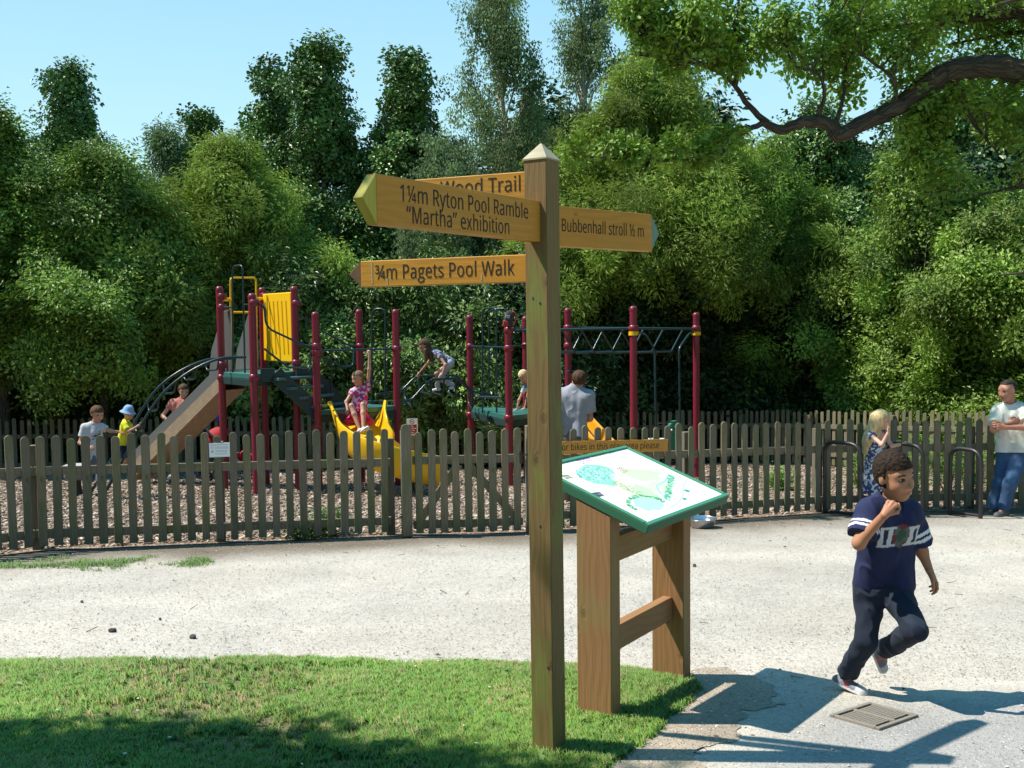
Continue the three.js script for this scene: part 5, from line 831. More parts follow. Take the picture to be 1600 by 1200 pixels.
// ---------- people: bodies and clothes are smooth surfaces meshed from joints with radii
const smin = (a, b, k) => { const h = Math.max(k - Math.abs(a - b), 0) / k; return Math.min(a, b) - h * h * k * 0.25; };
function bone(a, b, ra, rb, cut) {                     // tapered limb; cut: squared off beyond b
  const dx = b.x - a.x, dy = b.y - a.y, dz = b.z - a.z, L2 = dx * dx + dy * dy + dz * dz + 1e-9, L = Math.sqrt(L2);
  const lo = [Math.min(a.x - ra, b.x - rb), Math.min(a.y - ra, b.y - rb), Math.min(a.z - ra, b.z - rb)], hi = [Math.max(a.x + ra, b.x + rb), Math.max(a.y + ra, b.y + rb), Math.max(a.z + ra, b.z + rb)];
  const f = (x, y, z) => { const px = x - a.x, py = y - a.y, pz = z - a.z, t = (px * dx + py * dy + pz * dz) / L2, h = t < 0 ? 0 : t > 1 ? 1 : t, qx = px - dx * h, qy = py - dy * h, qz = pz - dz * h, d = Math.sqrt(qx * qx + qy * qy + qz * qz) - (ra + (rb - ra) * h); return cut ? Math.max(d, (t - 1) * L) : d; };
  return { f, lo, hi };
}
function egg(c, r, q) {                                 // ellipsoid, optionally turned
  const iq = q ? q.clone().invert() : null, R = Math.max(r.x, r.y, r.z), v = V(0, 0, 0), m = Math.min(r.x, r.y, r.z);
  return { f: (x, y, z) => { v.set(x - c.x, y - c.y, z - c.z); if (iq) v.applyQuaternion(iq); const k = Math.sqrt((v.x / r.x) ** 2 + (v.y / r.y) ** 2 + (v.z / r.z) ** 2), k2 = Math.sqrt((v.x / r.x ** 2) ** 2 + (v.y / r.y ** 2) ** 2 + (v.z / r.z ** 2) ** 2); return k2 < 1e-6 ? -m : k * (k - 1) / k2; }, lo: [c.x - R, c.y - R, c.z - R], hi: [c.x + R, c.y + R, c.z + R] };
}
function field(prims, k, mod) { const fs = prims.map((p) => p.f), n = fs.length; const f = (x, y, z) => { let d = 1e3; for (let i = 0; i < n; i++) d = smin(d, fs[i](x, y, z), k); return mod ? mod(d, x, y, z) : d; }; const lo = [0, 1, 2].map((a) => Math.min(...prims.map((p) => p.lo[a]))), hi = [0, 1, 2].map((a) => Math.max(...prims.map((p) => p.hi[a]))); return { f, lo, hi }; }
// surface nets over a sparse grid
function meshField(F, cell, color, pad = 0.03) {
  const lo = F.lo.map((v) => v - pad), n = F.hi.map((v, i) => Math.ceil((v + pad - lo[i]) / cell / 4) * 4 + 4), [nx, ny, nz] = n.map((v) => v + 1), D = new Float32Array(nx * ny * nz).fill(9), S = 4, id = (i, j, k) => (k * ny + j) * nx + i;
  for (let k = 0; k < nz - 1; k += S) for (let j = 0; j < ny - 1; j += S) for (let i = 0; i < nx - 1; i += S) {
    const c = F.f(lo[0] + (i + S / 2) * cell, lo[1] + (j + S / 2) * cell, lo[2] + (k + S / 2) * cell); if (Math.abs(c) > cell * S * 1.5 + 0.012) { if (c < 0) for (let a = 0; a <= S; a++) for (let b = 0; b <= S; b++) for (let e = 0; e <= S; e++) { const o = id(i + a, j + b, k + e); if (o < D.length && D[o] === 9) D[o] = -9; } continue; }
    for (let e = 0; e <= S; e++) for (let b = 0; b <= S; b++) for (let a = 0; a <= S; a++) { const ii = i + a, jj = j + b, kk = k + e; if (ii >= nx || jj >= ny || kk >= nz) continue; const o = id(ii, jj, kk); if (Math.abs(D[o]) === 9) D[o] = F.f(lo[0] + ii * cell, lo[1] + jj * cell, lo[2] + kk * cell); }
  }
  const vid = new Int32Array(nx * ny * nz).fill(-1), pos = [], idx = [], cs = [[0, 0, 0], [1, 0, 0], [0, 1, 0], [1, 1, 0], [0, 0, 1], [1, 0, 1], [0, 1, 1], [1, 1, 1]], es = [[0, 1], [0, 2], [0, 4], [1, 3], [1, 5], [2, 3], [2, 6], [3, 7], [4, 5], [4, 6], [5, 7], [6, 7]];
  const cv = new Float64Array(8);
  for (let k = 0; k < nz - 1; k++) for (let j = 0; j < ny - 1; j++) for (let i = 0; i < nx - 1; i++) {
    let m = 0; for (let c = 0; c < 8; c++) { cv[c] = D[id(i + cs[c][0], j + cs[c][1], k + cs[c][2])]; if (cv[c] < 0) m |= 1 << c; } if (m === 0 || m === 255) continue;
    let x = 0, y = 0, z = 0, q = 0; for (const [a, b] of es) { if ((cv[a] < 0) === (cv[b] < 0)) continue; const t = cv[a] / (cv[a] - cv[b]); x += mix(cs[a][0], cs[b][0], t); y += mix(cs[a][1], cs[b][1], t); z += mix(cs[a][2], cs[b][2], t); q++; }
    vid[id(i, j, k)] = pos.length / 3; pos.push(lo[0] + (i + x / q) * cell, lo[1] + (j + y / q) * cell, lo[2] + (k + z / q) * cell);
  }
  const quad = (a, b, c, d, flip) => { if (a < 0 || b < 0 || c < 0 || d < 0) return; flip ? idx.push(a, c, b, a, d, c) : idx.push(a, b, c, a, c, d); };
  for (let k = 1; k < nz - 1; k++) for (let j = 1; j < ny - 1; j++) for (let i = 1; i < nx - 1; i++) {
    const s = D[id(i, j, k)] < 0;
    if (s !== D[id(i + 1, j, k)] < 0) quad(vid[id(i, j - 1, k - 1)], vid[id(i, j, k - 1)], vid[id(i, j, k)], vid[id(i, j - 1, k)], !s);
    if (s !== D[id(i, j + 1, k)] < 0) quad(vid[id(i - 1, j, k - 1)], vid[id(i - 1, j, k)], vid[id(i, j, k)], vid[id(i, j, k - 1)], !s);
    if (s !== D[id(i, j, k + 1)] < 0) quad(vid[id(i - 1, j - 1, k)], vid[id(i, j - 1, k)], vid[id(i, j, k)], vid[id(i - 1, j, k)], !s);
  }
  const g = new THREE.BufferGeometry(); g.setAttribute('position', new THREE.Float32BufferAttribute(pos, 3)); g.setIndex(idx);
  const nor = new Float32Array(pos.length), e = cell * 0.5; for (let i = 0; i < pos.length; i += 3) { const x = pos[i], y = pos[i + 1], z = pos[i + 2], a = F.f(x + e, y, z) - F.f(x - e, y, z), b = F.f(x, y + e, z) - F.f(x, y - e, z), c = F.f(x, y, z + e) - F.f(x, y, z - e), l = Math.hypot(a, b, c) || 1; nor[i] = a / l; nor[i + 1] = b / l; nor[i + 2] = c / l; }
  g.setAttribute('normal', new THREE.BufferAttribute(nor, 3));
  const col = new Float32Array(pos.length), uv = new Float32Array(pos.length / 3 * 2); for (let i = 0; i < pos.length; i += 3) { const c = color(pos[i], pos[i + 1], pos[i + 2]); col.set(c, i); uv[i / 3 * 2] = pos[i] + pos[i + 2]; uv[i / 3 * 2 + 1] = pos[i + 1]; }
  g.setAttribute('color', new THREE.BufferAttribute(col, 3)); g.setAttribute('uv', new THREE.BufferAttribute(uv, 2)); return g;
}
const weave = dataTex(128, 128, (u, v) => 0.5 + 0.25 * Math.sin(u * 128 * 6.283 / 4) * Math.sin(v * 128 * 6.283 / 4) + 0.2 * (noise3(u * 64, v * 64, 2, 64) - 0.5), false, 14, 14);
const skinMat = new THREE.MeshPhysicalMaterial({ color: 0xffffff, vertexColors: true, roughness: 0.52, specularIntensity: 0.6, sheen: 0.15, sheenColor: lin(1, 0.5, 0.35), sheenRoughness: 0.5 });
const clothMat = new THREE.MeshStandardMaterial({ color: 0xffffff, vertexColors: true, roughness: 0.9, bumpMap: weave, bumpScale: 0.0006 });
const hairMat = new THREE.MeshPhysicalMaterial({ color: 0xffffff, vertexColors: true, roughness: 0.75, specularIntensity: 0.3 });
const shoeMat = new THREE.MeshStandardMaterial({ color: 0xffffff, vertexColors: true, roughness: 0.55 });
const basis = (f, u) => { const F = f.clone().normalize(), X = new THREE.Vector3().crossVectors(u, F).normalize(), U = new THREE.Vector3().crossVectors(F, X); return new THREE.Matrix4().makeBasis(X, U, F); };   // x: the person's left

// hand: wrist at w, fingers along dir, palm facing pal, thumb on the side of th; returns finger and palm bones
function handBones(w, dir, pal, th, s, curl, spread = 1) {
  const Y = dir.clone().normalize(), Z = pal.clone().addScaledVector(Y, -pal.dot(Y)).normalize(), X = new THREE.Vector3().crossVectors(Y, Z); if (X.dot(th) < 0) X.negate();
  const P = (x, y, z) => w.clone().addScaledVector(X, x * s).addScaledVector(Y, y * s).addScaledVector(Z, z * s), out = [];
  out.push(bone(P(0.004, -0.01, 0), P(0.022, 0.085, 0.004), 0.024 * s, 0.015 * s), bone(P(0, -0.01, 0), P(0, 0.085, 0.002), 0.024 * s, 0.016 * s), bone(P(-0.004, -0.01, 0), P(-0.024, 0.078, 0.004), 0.023 * s, 0.014 * s));
  const F = [[0.03, 0.09, 0.074, 0.0095], [0.01, 0.096, 0.082, 0.0098], [-0.011, 0.092, 0.075, 0.0094], [-0.03, 0.082, 0.06, 0.0085]];
  F.forEach(([x, y, L, r], i) => { let p = P(x, y - 0.012, 0), a = 0; const side = x * 0.35 * spread; for (let q = 0; q < 3; q++) { a += (curl[Math.min(q, curl.length - 1)]) * (1 + 0.12 * i); const l = L * [0.47, 0.3, 0.25][q], n = p.clone().addScaledVector(X, side * l / 0.08 * s * 0.5).addScaledVector(Y, Math.cos(a) * l * s).addScaledVector(Z, Math.sin(a) * l * s); out.push(bone(p, n, r * s * (1 - q * 0.08), r * s * (0.94 - q * 0.1))); p = n; } });
  const t0 = P(0.02, 0.018, 0.008), t1 = P(0.05, 0.052, 0.02), t2 = P(0.058 - curl[0] * 0.015, 0.085, 0.03 + curl[0] * 0.012), t3 = P(0.054 - curl[0] * 0.03, 0.108, 0.036 + curl[0] * 0.02); out.push(bone(t0, t1, 0.017 * s, 0.0125 * s), bone(t1, t2, 0.012 * s, 0.0105 * s), bone(t2, t3, 0.0105 * s, 0.0085 * s));
  return out;
}
// o: joints in world metres; s: body size (1 = adult)
function person(o) {
  const J = o.J, s = o.s, t = thing('person', o.label, 'person', o.base ?? stand(J.pelvis.x, J.pelvis.z), o.group), skin = o.skin ?? [0.5, 0.27, 0.18], cell = o.cell ?? 0.009, th = o.thin ?? 1;
  const hs = o.headS ?? 0.235, HM = basis(o.face, o.up ?? V(0, 1, 0)), hq = new THREE.Quaternion().setFromRotationMatrix(HM), hp = (x, y, z) => V(x * hs, y * hs, z * hs).applyMatrix4(HM).add(J.head);
  const E = (x, y, z, a, b, c) => egg(hp(x, y, z), V(a * hs, b * hs, c * hs), hq), Bn = (a, b, ra, rb) => bone(hp(...a), hp(...b), ra * hs, rb * hs);
  const sk = (m) => (x, y, z) => { const n = 0.94 + 0.12 * noise3(x * 30, y * 30, z * 30); return [skin[0] * n * m[0], skin[1] * n * m[1], skin[2] * n * m[2]]; };
  // head and face
  const jw = o.jaw ?? 0.94;
  const headP = [E(0, 0.1, -0.06, 0.335, 0.39, 0.395), E(0, -0.13, 0.1, 0.27 * jw, 0.32, 0.28), E(0, -0.36, 0.19, 0.145 * jw, 0.12, 0.14), E(0.16, -0.12, 0.2, 0.12, 0.14, 0.13), E(-0.16, -0.12, 0.2, 0.12, 0.14, 0.13), E(0, 0.14, 0.22, 0.26, 0.12, 0.12)];
  const fine = [Bn([0, 0.06, 0.335], [0, -0.1, 0.425], 0.032, 0.056), E(0.062, -0.12, 0.375, 0.045, 0.04, 0.045), E(-0.062, -0.12, 0.375, 0.045, 0.04, 0.045), Bn([-0.085, -0.25, 0.325], [0.085, -0.25, 0.325], 0.032, 0.032), Bn([-0.065, -0.29, 0.325], [0.065, -0.29, 0.325], 0.036, 0.036), E(0.345, 0, -0.05, 0.045, 0.115, 0.075), E(-0.345, 0, -0.05, 0.045, 0.115, 0.075)];
  const eyeL = hp(0.145, 0.045, 0.29), eyeR = hp(-0.145, 0.045, 0.29), sock = [egg(eyeL, V(0.075, 0.036, 0.06).multiplyScalar(hs), hq), egg(eyeR, V(0.075, 0.036, 0.06).multiplyScalar(hs), hq)];
  const hb = field(headP, 0.13 * hs), ff = field(fine, 0.025 * hs), neck = bone(J.neck, hp(0, -0.2, -0.1), 0.052 * s * (o.neckR ?? 1), 0.048 * s * (o.neckR ?? 1));
  const lipC = hp(0, -0.268, 0.345), headF = { lo: hb.lo.map((v, i) => Math.min(v, ff.lo[i], neck.lo[i])), hi: hb.hi.map((v, i) => Math.max(v, ff.hi[i], neck.hi[i])), f: (x, y, z) => { let d = smin(hb.f(x, y, z), ff.f(x, y, z), 0.05 * hs); d = smin(d, neck.f(x, y, z), 0.1 * hs); for (const q of sock) d = -smin(-d, q.f(x, y, z) + 0.004 * hs, 0.06 * hs); return d; } };
  const inv = HM.clone().invert(), v0 = V(0, 0, 0), headCol = (x, y, z) => { const c = sk([1, 1, 1])(x, y, z); v0.set(x, y, z).sub(J.head).applyMatrix4(inv).divideScalar(hs); const lip = Math.exp(-((v0.x / 0.1) ** 2 + ((v0.y + 0.268) / 0.035) ** 2)) * (v0.z > 0.25 ? 1 : 0), blush = 0.25 * Math.exp(-(((Math.abs(v0.x) - 0.2) / 0.11) ** 2 + ((v0.y + 0.12) / 0.1) ** 2)) * (v0.z > 0.1 ? 1 : 0); return [c[0] * (1 - 0.3 * lip + 0.08 * blush), c[1] * (1 - 0.55 * lip - 0.2 * blush), c[2] * (1 - 0.45 * lip - 0.15 * blush)]; };
  const parts = [meshField(headF, o.headCell ?? 0.0065, headCol)];
  // trunk and limbs
  const R = (r) => r * s * th, up = J.neck.clone().sub(J.pelvis).normalize(), mid = (a, b, k = 0.5) => a.clone().lerp(b, k), arms = [], legs = [];
  const waist = J.pelvis.clone().lerp(J.neck, 0.42), chest = J.pelvis.clone().lerp(J.neck, 0.74), acr = J.shL.clone().sub(J.shR).normalize(), fwd = new THREE.Vector3().crossVectors(acr, up).normalize(), half = J.shL.distanceTo(J.shR) / 2, hips = J.hipL.clone().sub(J.hipR).normalize();
  const trunk = (g) => [bone(mid(J.shL, J.shR, 0.22).addScaledVector(up, -0.03 * s), waist.clone().addScaledVector(acr, half * 0.42), R(0.085) + g, R(0.092) + g), bone(mid(J.shL, J.shR, 0.78).addScaledVector(up, -0.03 * s), waist.clone().addScaledVector(acr, -half * 0.42), R(0.085) + g, R(0.092) + g), bone(waist.clone().addScaledVector(acr, half * 0.42), J.pelvis.clone().addScaledVector(hips, half * 0.45), R(0.092) + g, R(0.108) + g), bone(waist.clone().addScaledVector(acr, -half * 0.42), J.pelvis.clone().addScaledVector(hips, -half * 0.45), R(0.092) + g, R(0.108) + g), bone(chest, waist, R(0.1) + g, R(0.095) + g), bone(J.shL, J.shR, R(0.056) + g, R(0.056) + g), bone(J.neck.clone().addScaledVector(up, -0.02 * s), chest, R(0.06) + g, R(0.09) + g), bone(J.neck.clone().addScaledVector(up, 0.012 * s), mid(J.neck, J.shL, 0.8), R(0.045) + g, R(0.05) + g), bone(J.neck.clone().addScaledVector(up, 0.012 * s), mid(J.neck, J.shR, 0.8), R(0.045) + g, R(0.05) + g)];
  for (const q of ['L', 'R']) { arms.push(bone(J['sh' + q], J['el' + q], R(0.05), R(0.038)), bone(J['el' + q], J['wr' + q], R(0.04), R(0.026))); const lk = o.trousers && (o.trousers.length ?? 1) >= 1 ? 0.8 : 1; if (J['hip' + q]) legs.push(bone(J['hip' + q], J['kn' + q], R(0.088) * lk, R(0.056) * lk), bone(J['kn' + q], mid(J['kn' + q], J['an' + q], 0.35), R(0.055) * lk, R(0.057) * lk), bone(mid(J['kn' + q], J['an' + q], 0.35), J['an' + q], R(0.057) * lk, R(0.036)), bone(J['an' + q], J['an' + q].clone().lerp(J['toe' + q], 0.45), R(0.034), R(0.02))); }
  parts.push(meshField(field([...trunk(-0.008), ...arms, ...legs, bone(J.neck, mid(J.neck, J.head, 0.5), R(0.052), R(0.05))], 0.03 * s + 0.005), cell, sk([1, 0.98, 0.97])));
  for (const q of ['L', 'R']) if (!(o.noHand ?? '').includes(q)) { const h = o['hand' + q] ?? {}, w = J['wr' + q], d = h.dir ?? w.clone().sub(J['el' + q]); parts.push(meshField(field(handBones(w, d, h.palm ?? fwd.clone().negate(), h.thumb ?? fwd, s * (h.s ?? 1), h.curl ?? [0.25, 0.4, 0.3], h.spread ?? 1), 0.006 * s), o.handCell ?? 0.0048, sk([1.02, 0.96, 0.95]))); }
  const body = part('body', merge4(parts), skinMat, t, true);
  // eyes and brows; the whites are darkened to paint in socket shade
  const hc = o.hair ?? [0.05, 0.03, 0.02], shadedWhiteM = paint(0.3, 0.26, 0.23, 0.35), irisM = paint(0.03, 0.018, 0.012, 0.2), browM = paint(hc[0] * 0.7, hc[1] * 0.7, hc[2] * 0.7, 0.8);
  for (const e of [0.145, -0.145]) { const eye = part('eye', new THREE.SphereGeometry(0.06 * hs, 14, 10).translate(...hp(e, 0.043, 0.248).toArray()), shadedWhiteM, t, true); part('iris', new THREE.SphereGeometry((o.iris ?? 0.036) * hs, 10, 8).translate(...hp(e + (o.look ?? 0), 0.04, 0.282).toArray()), irisM, eye, true); const sg = Math.sign(e); part('eyebrow', sweep([hp(e - sg * 0.085, 0.135, 0.345), hp(e, 0.16, 0.335), hp(e + sg * 0.095, 0.13, 0.275)], () => (o.browR ?? 0.018) * hs, 6), browM, t, true); }
  // hair
  if (o.hairStyle) {
    const st = o.hairStyle, q = V(0, 0, 0), curl = st.curl ?? 0.02, fr = st.freq ?? 26, cap = E(0, 0.12 + (st.top ?? 0) * 0.6, -0.07, 0.365 + (st.vol ?? 0.03), 0.4 + (st.vol ?? 0.03) + (st.top ?? 0), 0.42 + (st.vol ?? 0.03));
    const locks = (st.locks ?? []).map((l) => bone(l[0], l[1], l[2], l[3])), lf = locks.length ? field(locks, 0.03) : null;
    const F = { lo: cap.lo.map((v, i) => Math.min(v, lf ? lf.lo[i] : v)), hi: cap.hi.map((v, i) => Math.max(v, lf ? lf.hi[i] : v)), f: (x, y, z) => {
      q.set(x, y, z).sub(J.head).applyMatrix4(inv).divideScalar(hs); const line = st.line ?? 0.27, side = st.side ?? -0.02, back = st.back ?? -0.3;
      const face = Math.min(0.9, Math.max((q.z - side) * 0.9 - Math.max(0, q.y - 0.06) * 0, -9)), keep = Math.min(Math.max(line - q.y + (q.z > 0 ? q.z * 0.1 : 0), -1), Math.max(q.z - side, back - q.y)) * hs;
      let d = Math.max(cap.f(x, y, z), keep); if (lf) d = smin(d, lf.f(x, y, z), 0.04);
      return d + curl * hs * (noise3(x * fr * 1.5, y * fr * 1.5 * (st.streak ?? 1), z * fr * 1.5) - 0.5) * 2; } };
    part('hair', meshField(F, o.headCell ?? 0.0065, (x, y, z) => { const n = 0.6 + 0.8 * noise3(x * 70, y * (st.streak ? 14 : 70), z * 70); return hc.map((c) => c * n); }), hairMat, t, true);
  }
  // clothes
  const fold = (amp, f) => (d, x, y, z) => { const n = fbm(x * f, y * f * 0.55, z * f, 3) - 0.5, q = noise3(x * f * 1.3 + y * f * 0.9, y * f * 0.5 - x * f * 0.4, z * f * 1.3 + 7); return d + amp * (n * 1.6 + 0.55 * (Math.pow(1 - Math.abs(2 * q - 1), 3) - 0.3) * -1); };
  const flat = (c) => (x, y, z) => { const n = 0.9 + 0.2 * noise3(x * 14, y * 14, z * 14); return c.map((v) => v * n); };
  const sh = o.shirt; if (sh) {
    const g = sh.loose ?? 0.012, P = [...trunk(g)]; for (const q of ['L', 'R']) { const e = J['sh' + q].clone().lerp(J['el' + q], sh.sleeve ?? 0.6), a = J['sh' + q].clone().lerp(J['el' + q], -0.04); P.push(bone(a, e, R(0.052) + g, R(sh.cuff ?? 0.052) + g, true)); }
    const hem = J.pelvis.clone().addScaledVector(up, sh.hem ?? -0.04 * s), top = J.neck.clone().addScaledVector(up, sh.neckline ?? 0.01 * s), hole = bone(top, top.clone().addScaledVector(J.head.clone().sub(J.neck).normalize(), 0.3 * s), R(0.06) + (sh.neckline ? 0.05 : 0.002), R(0.075) + 0.03), fo = fold(sh.fold ?? 0.008, sh.f ?? 9), hx = sh.hemDir ?? up;
    const base = field(P, 0.028 * s + 0.006, (d, x, y, z) => { let q = fo(d, x, y, z); q = Math.max(q, (hem.x - x) * hx.x + (hem.y - y) * hx.y + (hem.z - z) * hx.z); return Math.max(q, -hole.f(x, y, z)); });
    const N = fwd, info = { up, fwd, acr, half, chest, hem, J };
    part('shirt', meshField(base, o.clothCell ?? cell, sh.paint ? sh.paint(info) : flat(sh.color)), clothMat, t, true);
  }
  const tr = o.trousers; if (tr) {
    const g = tr.loose ?? 0.014, P = [bone(J.hipL, J.hipR, R(0.1) + g, R(0.1) + g), bone(J.pelvis.clone().addScaledVector(up, 0.05 * s), J.pelvis, R(0.105) + g * 0.6, R(0.11) + g)];
    for (const q of ['L', 'R']) { const k = tr.length ?? 1; if (k >= 1) P.push(bone(J['hip' + q], J['kn' + q], R(0.09) + g, R(0.06) + g), bone(J['kn' + q], J['kn' + q].clone().lerp(J['an' + q], tr.ankle ?? 0.98), R(0.06) + g, R(tr.cuff ?? 0.05) + g, true)); else { P.push(bone(J['hip' + q], J['hip' + q].clone().lerp(J['kn' + q], k / 0.6), R(0.092) + g, R(0.075) + g, true)); } }
    const top = J.pelvis.clone().addScaledVector(up, tr.top ?? 0.07 * s);
    part('trousers', meshField(field(P, 0.03 * s, (d, x, y, z) => Math.max(fold(tr.fold ?? 0.009, tr.f ?? 10)(d, x, y, z), (x - top.x) * up.x + (y - top.y) * up.y + (z - top.z) * up.z)), o.clothCell ?? cell, tr.paint ?? flat(tr.color)), clothMat, t, true);
  }
  if (o.skirt) { const k = o.skirt; part('skirt', meshField(field(k.bones.map((b) => bone(b[0], b[1], b[2], b[3], true)), 0.03, fold(k.fold ?? 0.012, 14)), cell, k.paint ?? flat(k.color)), clothMat, t, true); }
  if (o.shoes) for (const q of ['L', 'R']) {
    const a = J['an' + q], b = J['toe' + q], d = b.clone().sub(a), dn = o['sole' + q] ?? V(0, -1, 0), h = a.clone().addScaledVector(dn, 0.045 * s), L = 0.2 * s, dir = d.clone().addScaledVector(dn, -d.dot(dn)).normalize(), heel = h.clone().addScaledVector(dir, -0.045 * s), toe = h.clone().addScaledVector(dir, L * 0.72), base = h.clone().addScaledVector(dn, 0.03 * s);
    const F = field([bone(heel, toe.clone().addScaledVector(dn, 0.008 * s), 0.042 * s, 0.036 * s), bone(a.clone().addScaledVector(dn, -0.005), h, 0.048 * s, 0.045 * s), bone(h, toe.clone().addScaledVector(dn, 0.004 * s), 0.045 * s, 0.04 * s)], 0.02 * s, (v, x, y, z) => Math.max(v, (x - base.x) * dn.x + (y - base.y) * dn.y + (z - base.z) * dn.z, -((x - a.x) * dn.x + (y - a.y) * dn.y + (z - a.z) * dn.z) - 0.02 * s));
    const sole = o.sole ?? [0.6, 0.6, 0.6], side = new THREE.Vector3().crossVectors(dir, dn);
    part('shoe', meshField(F, o.shoeCell ?? 0.007, (x, y, z) => { const k = (x - base.x) * dn.x + (y - base.y) * dn.y + (z - base.z) * dn.z, l = ((x - heel.x) * dir.x + (y - heel.y) * dir.y + (z - heel.z) * dir.z) / L; if (k > -0.018 * s) return sole; if (o.shoeStripe && Math.abs(l - 0.42 - (k + 0.04 * s) * 3) < 0.05) return o.shoeStripe; return l > 0.78 && o.shoeToe ? o.shoeToe : o.shoes; }), shoeMat, t, true);
  }
  return { t, hp, HM, hq, J, hs, up, fwd, acr };
}
const merge4 = (list) => mergeGeometries(list);
const Q = (list) => Object.fromEntries(Object.entries(list).map(([k, v]) => [k, Array.isArray(v) ? at(...v) : v]));
const camDir = (x, y, z) => V(x, y, z);                    // x right, y up, z towards the camera

// the running boy
{
  const d = 4.72, J = Q({ head: [1398, 746, 4.66], neck: [1391, 785, 4.72], shR: [1357, 800, 4.66], elR: [1342, 849, 4.58], wrR: [1383, 803, 4.5], shL: [1424, 803, 4.74], elL: [1440, 861, 4.78], wrL: [1453, 893, 4.74], pelvis: [1380, 912, 4.76], hipR: [1360, 922, 4.77], knR: [1353, 1000, 4.72], anR: [1321, 1058, 4.86], toeR: [1347, 1085, 4.78], hipL: [1396, 922, 4.74], knL: [1432, 985, 4.52], anL: [1379, 1016, 4.86], toeL: [1386, 1056, 4.9] });
  const navy = [0.009, 0.015, 0.062], white = [0.66, 0.66, 0.68];
  person({
    label: 'boy running in a navy T-shirt and dark jeans, hand raised to his chin', J, s: 0.68, cell: 0.006, clothCell: 0.0055, headS: 0.212, headCell: 0.0034, handCell: 0.0028, shoeCell: 0.0045, skin: [0.4, 0.19, 0.105], face: camDir(0.5, -0.12, 0.85), up: camDir(-0.1, 1, 0.05), look: 0.02, jaw: 0.86, iris: 0.046, browR: 0.026, neckR: 1.0,
    hair: [0.028, 0.017, 0.011], hairStyle: { vol: 0.02, top: 0.05, curl: 0.014, freq: 75, line: 0.235, side: 0.03, back: -0.2 },
    handR: { dir: camDir(0.55, 0.75, -0.1), palm: camDir(0.45, -0.3, -0.8), thumb: camDir(0.7, 0.3, 0.5), curl: [1.15, 1.1, 0.7], s: 1.05 }, handL: { dir: camDir(0.42, -0.85, 0.1), palm: camDir(-0.85, -0.35, -0.1), thumb: camDir(-0.1, -0.1, 1), curl: [0.35, 0.55, 0.4], s: 1.05 },
    shirt: { loose: 0.017, sleeve: 0.74, cuff: 0.066, fold: 0.017, f: 11, hem: -0.015, paint: ({ up, fwd, acr, chest, J }) => { const el = { L: J.elL.clone().sub(J.shL), R: J.elR.clone().sub(J.shR) }; return (x, y, z) => {
      const n = 0.9 + 0.2 * noise3(x * 20, y * 20, z * 20); let c = navy;
      for (const q of ['L', 'R']) { const e = el[q], S = J['sh' + q], k = ((x - S.x) * e.x + (y - S.y) * e.y + (z - S.z) * e.z) / e.lengthSq(), rx = x - S.x - e.x * k, ry = y - S.y - e.y * k, rz = z - S.z - e.z * k, rr = Math.hypot(rx, ry, rz); const out = ((x - chest.x) * acr.x + (y - chest.y) * acr.y + (z - chest.z) * acr.z) * (q === 'L' ? 1 : -1); if (rr < 0.075 && out > 0.085 && ((k > 0.4 && k < 0.48) || (k > 0.54 && k < 0.62))) c = white; }
      const u = (x - chest.x) * acr.x + (y - chest.y) * acr.y + (z - chest.z) * acr.z, w = (x - chest.x) * up.x + (y - chest.y) * up.y + (z - chest.z) * up.z, f = (x - chest.x) * fwd.x + (y - chest.y) * fwd.y + (z - chest.z) * fwd.z;
      if (f > 0.02 && Math.abs(u) < 0.105 && w > -0.1 && w < 0.03) { const W = Math.abs(w + 0.035) < 0.047, p = (u + 0.105) / 0.052, cell2 = p - Math.floor(p); const stroke = W && (cell2 < 0.34 || cell2 > 0.82 || Math.abs(w + 0.035) > 0.034); if (stroke) c = [0.55, 0.55, 0.56]; const g = Math.hypot((u - 0.005) / 0.036, (w + 0.03) / 0.055); if (g < 1) c = g < 0.55 ? [0.04, 0.09, 0.06] : noise3(x * 60, y * 60, z * 60) > 0.5 ? [0.18, 0.03, 0.04] : [0.1, 0.13, 0.11]; }
      return c.map((v) => v * n); }; } },
    trousers: { loose: 0.009, cuff: 0.054, fold: 0.015, f: 13, color: [0.008, 0.015, 0.032], top: 0.03, ankle: 0.9 },
    shoes: [0.16, 0.16, 0.19], sole: [0.68, 0.68, 0.7], shoeStripe: [0.6, 0.1, 0.08], shoeToe: [0.5, 0.5, 0.52], soleR: camDir(-0.35, -0.93, 0.1), soleL: camDir(-0.86, -0.3, -0.4), base: onGround(1346, 1093),
  });
}
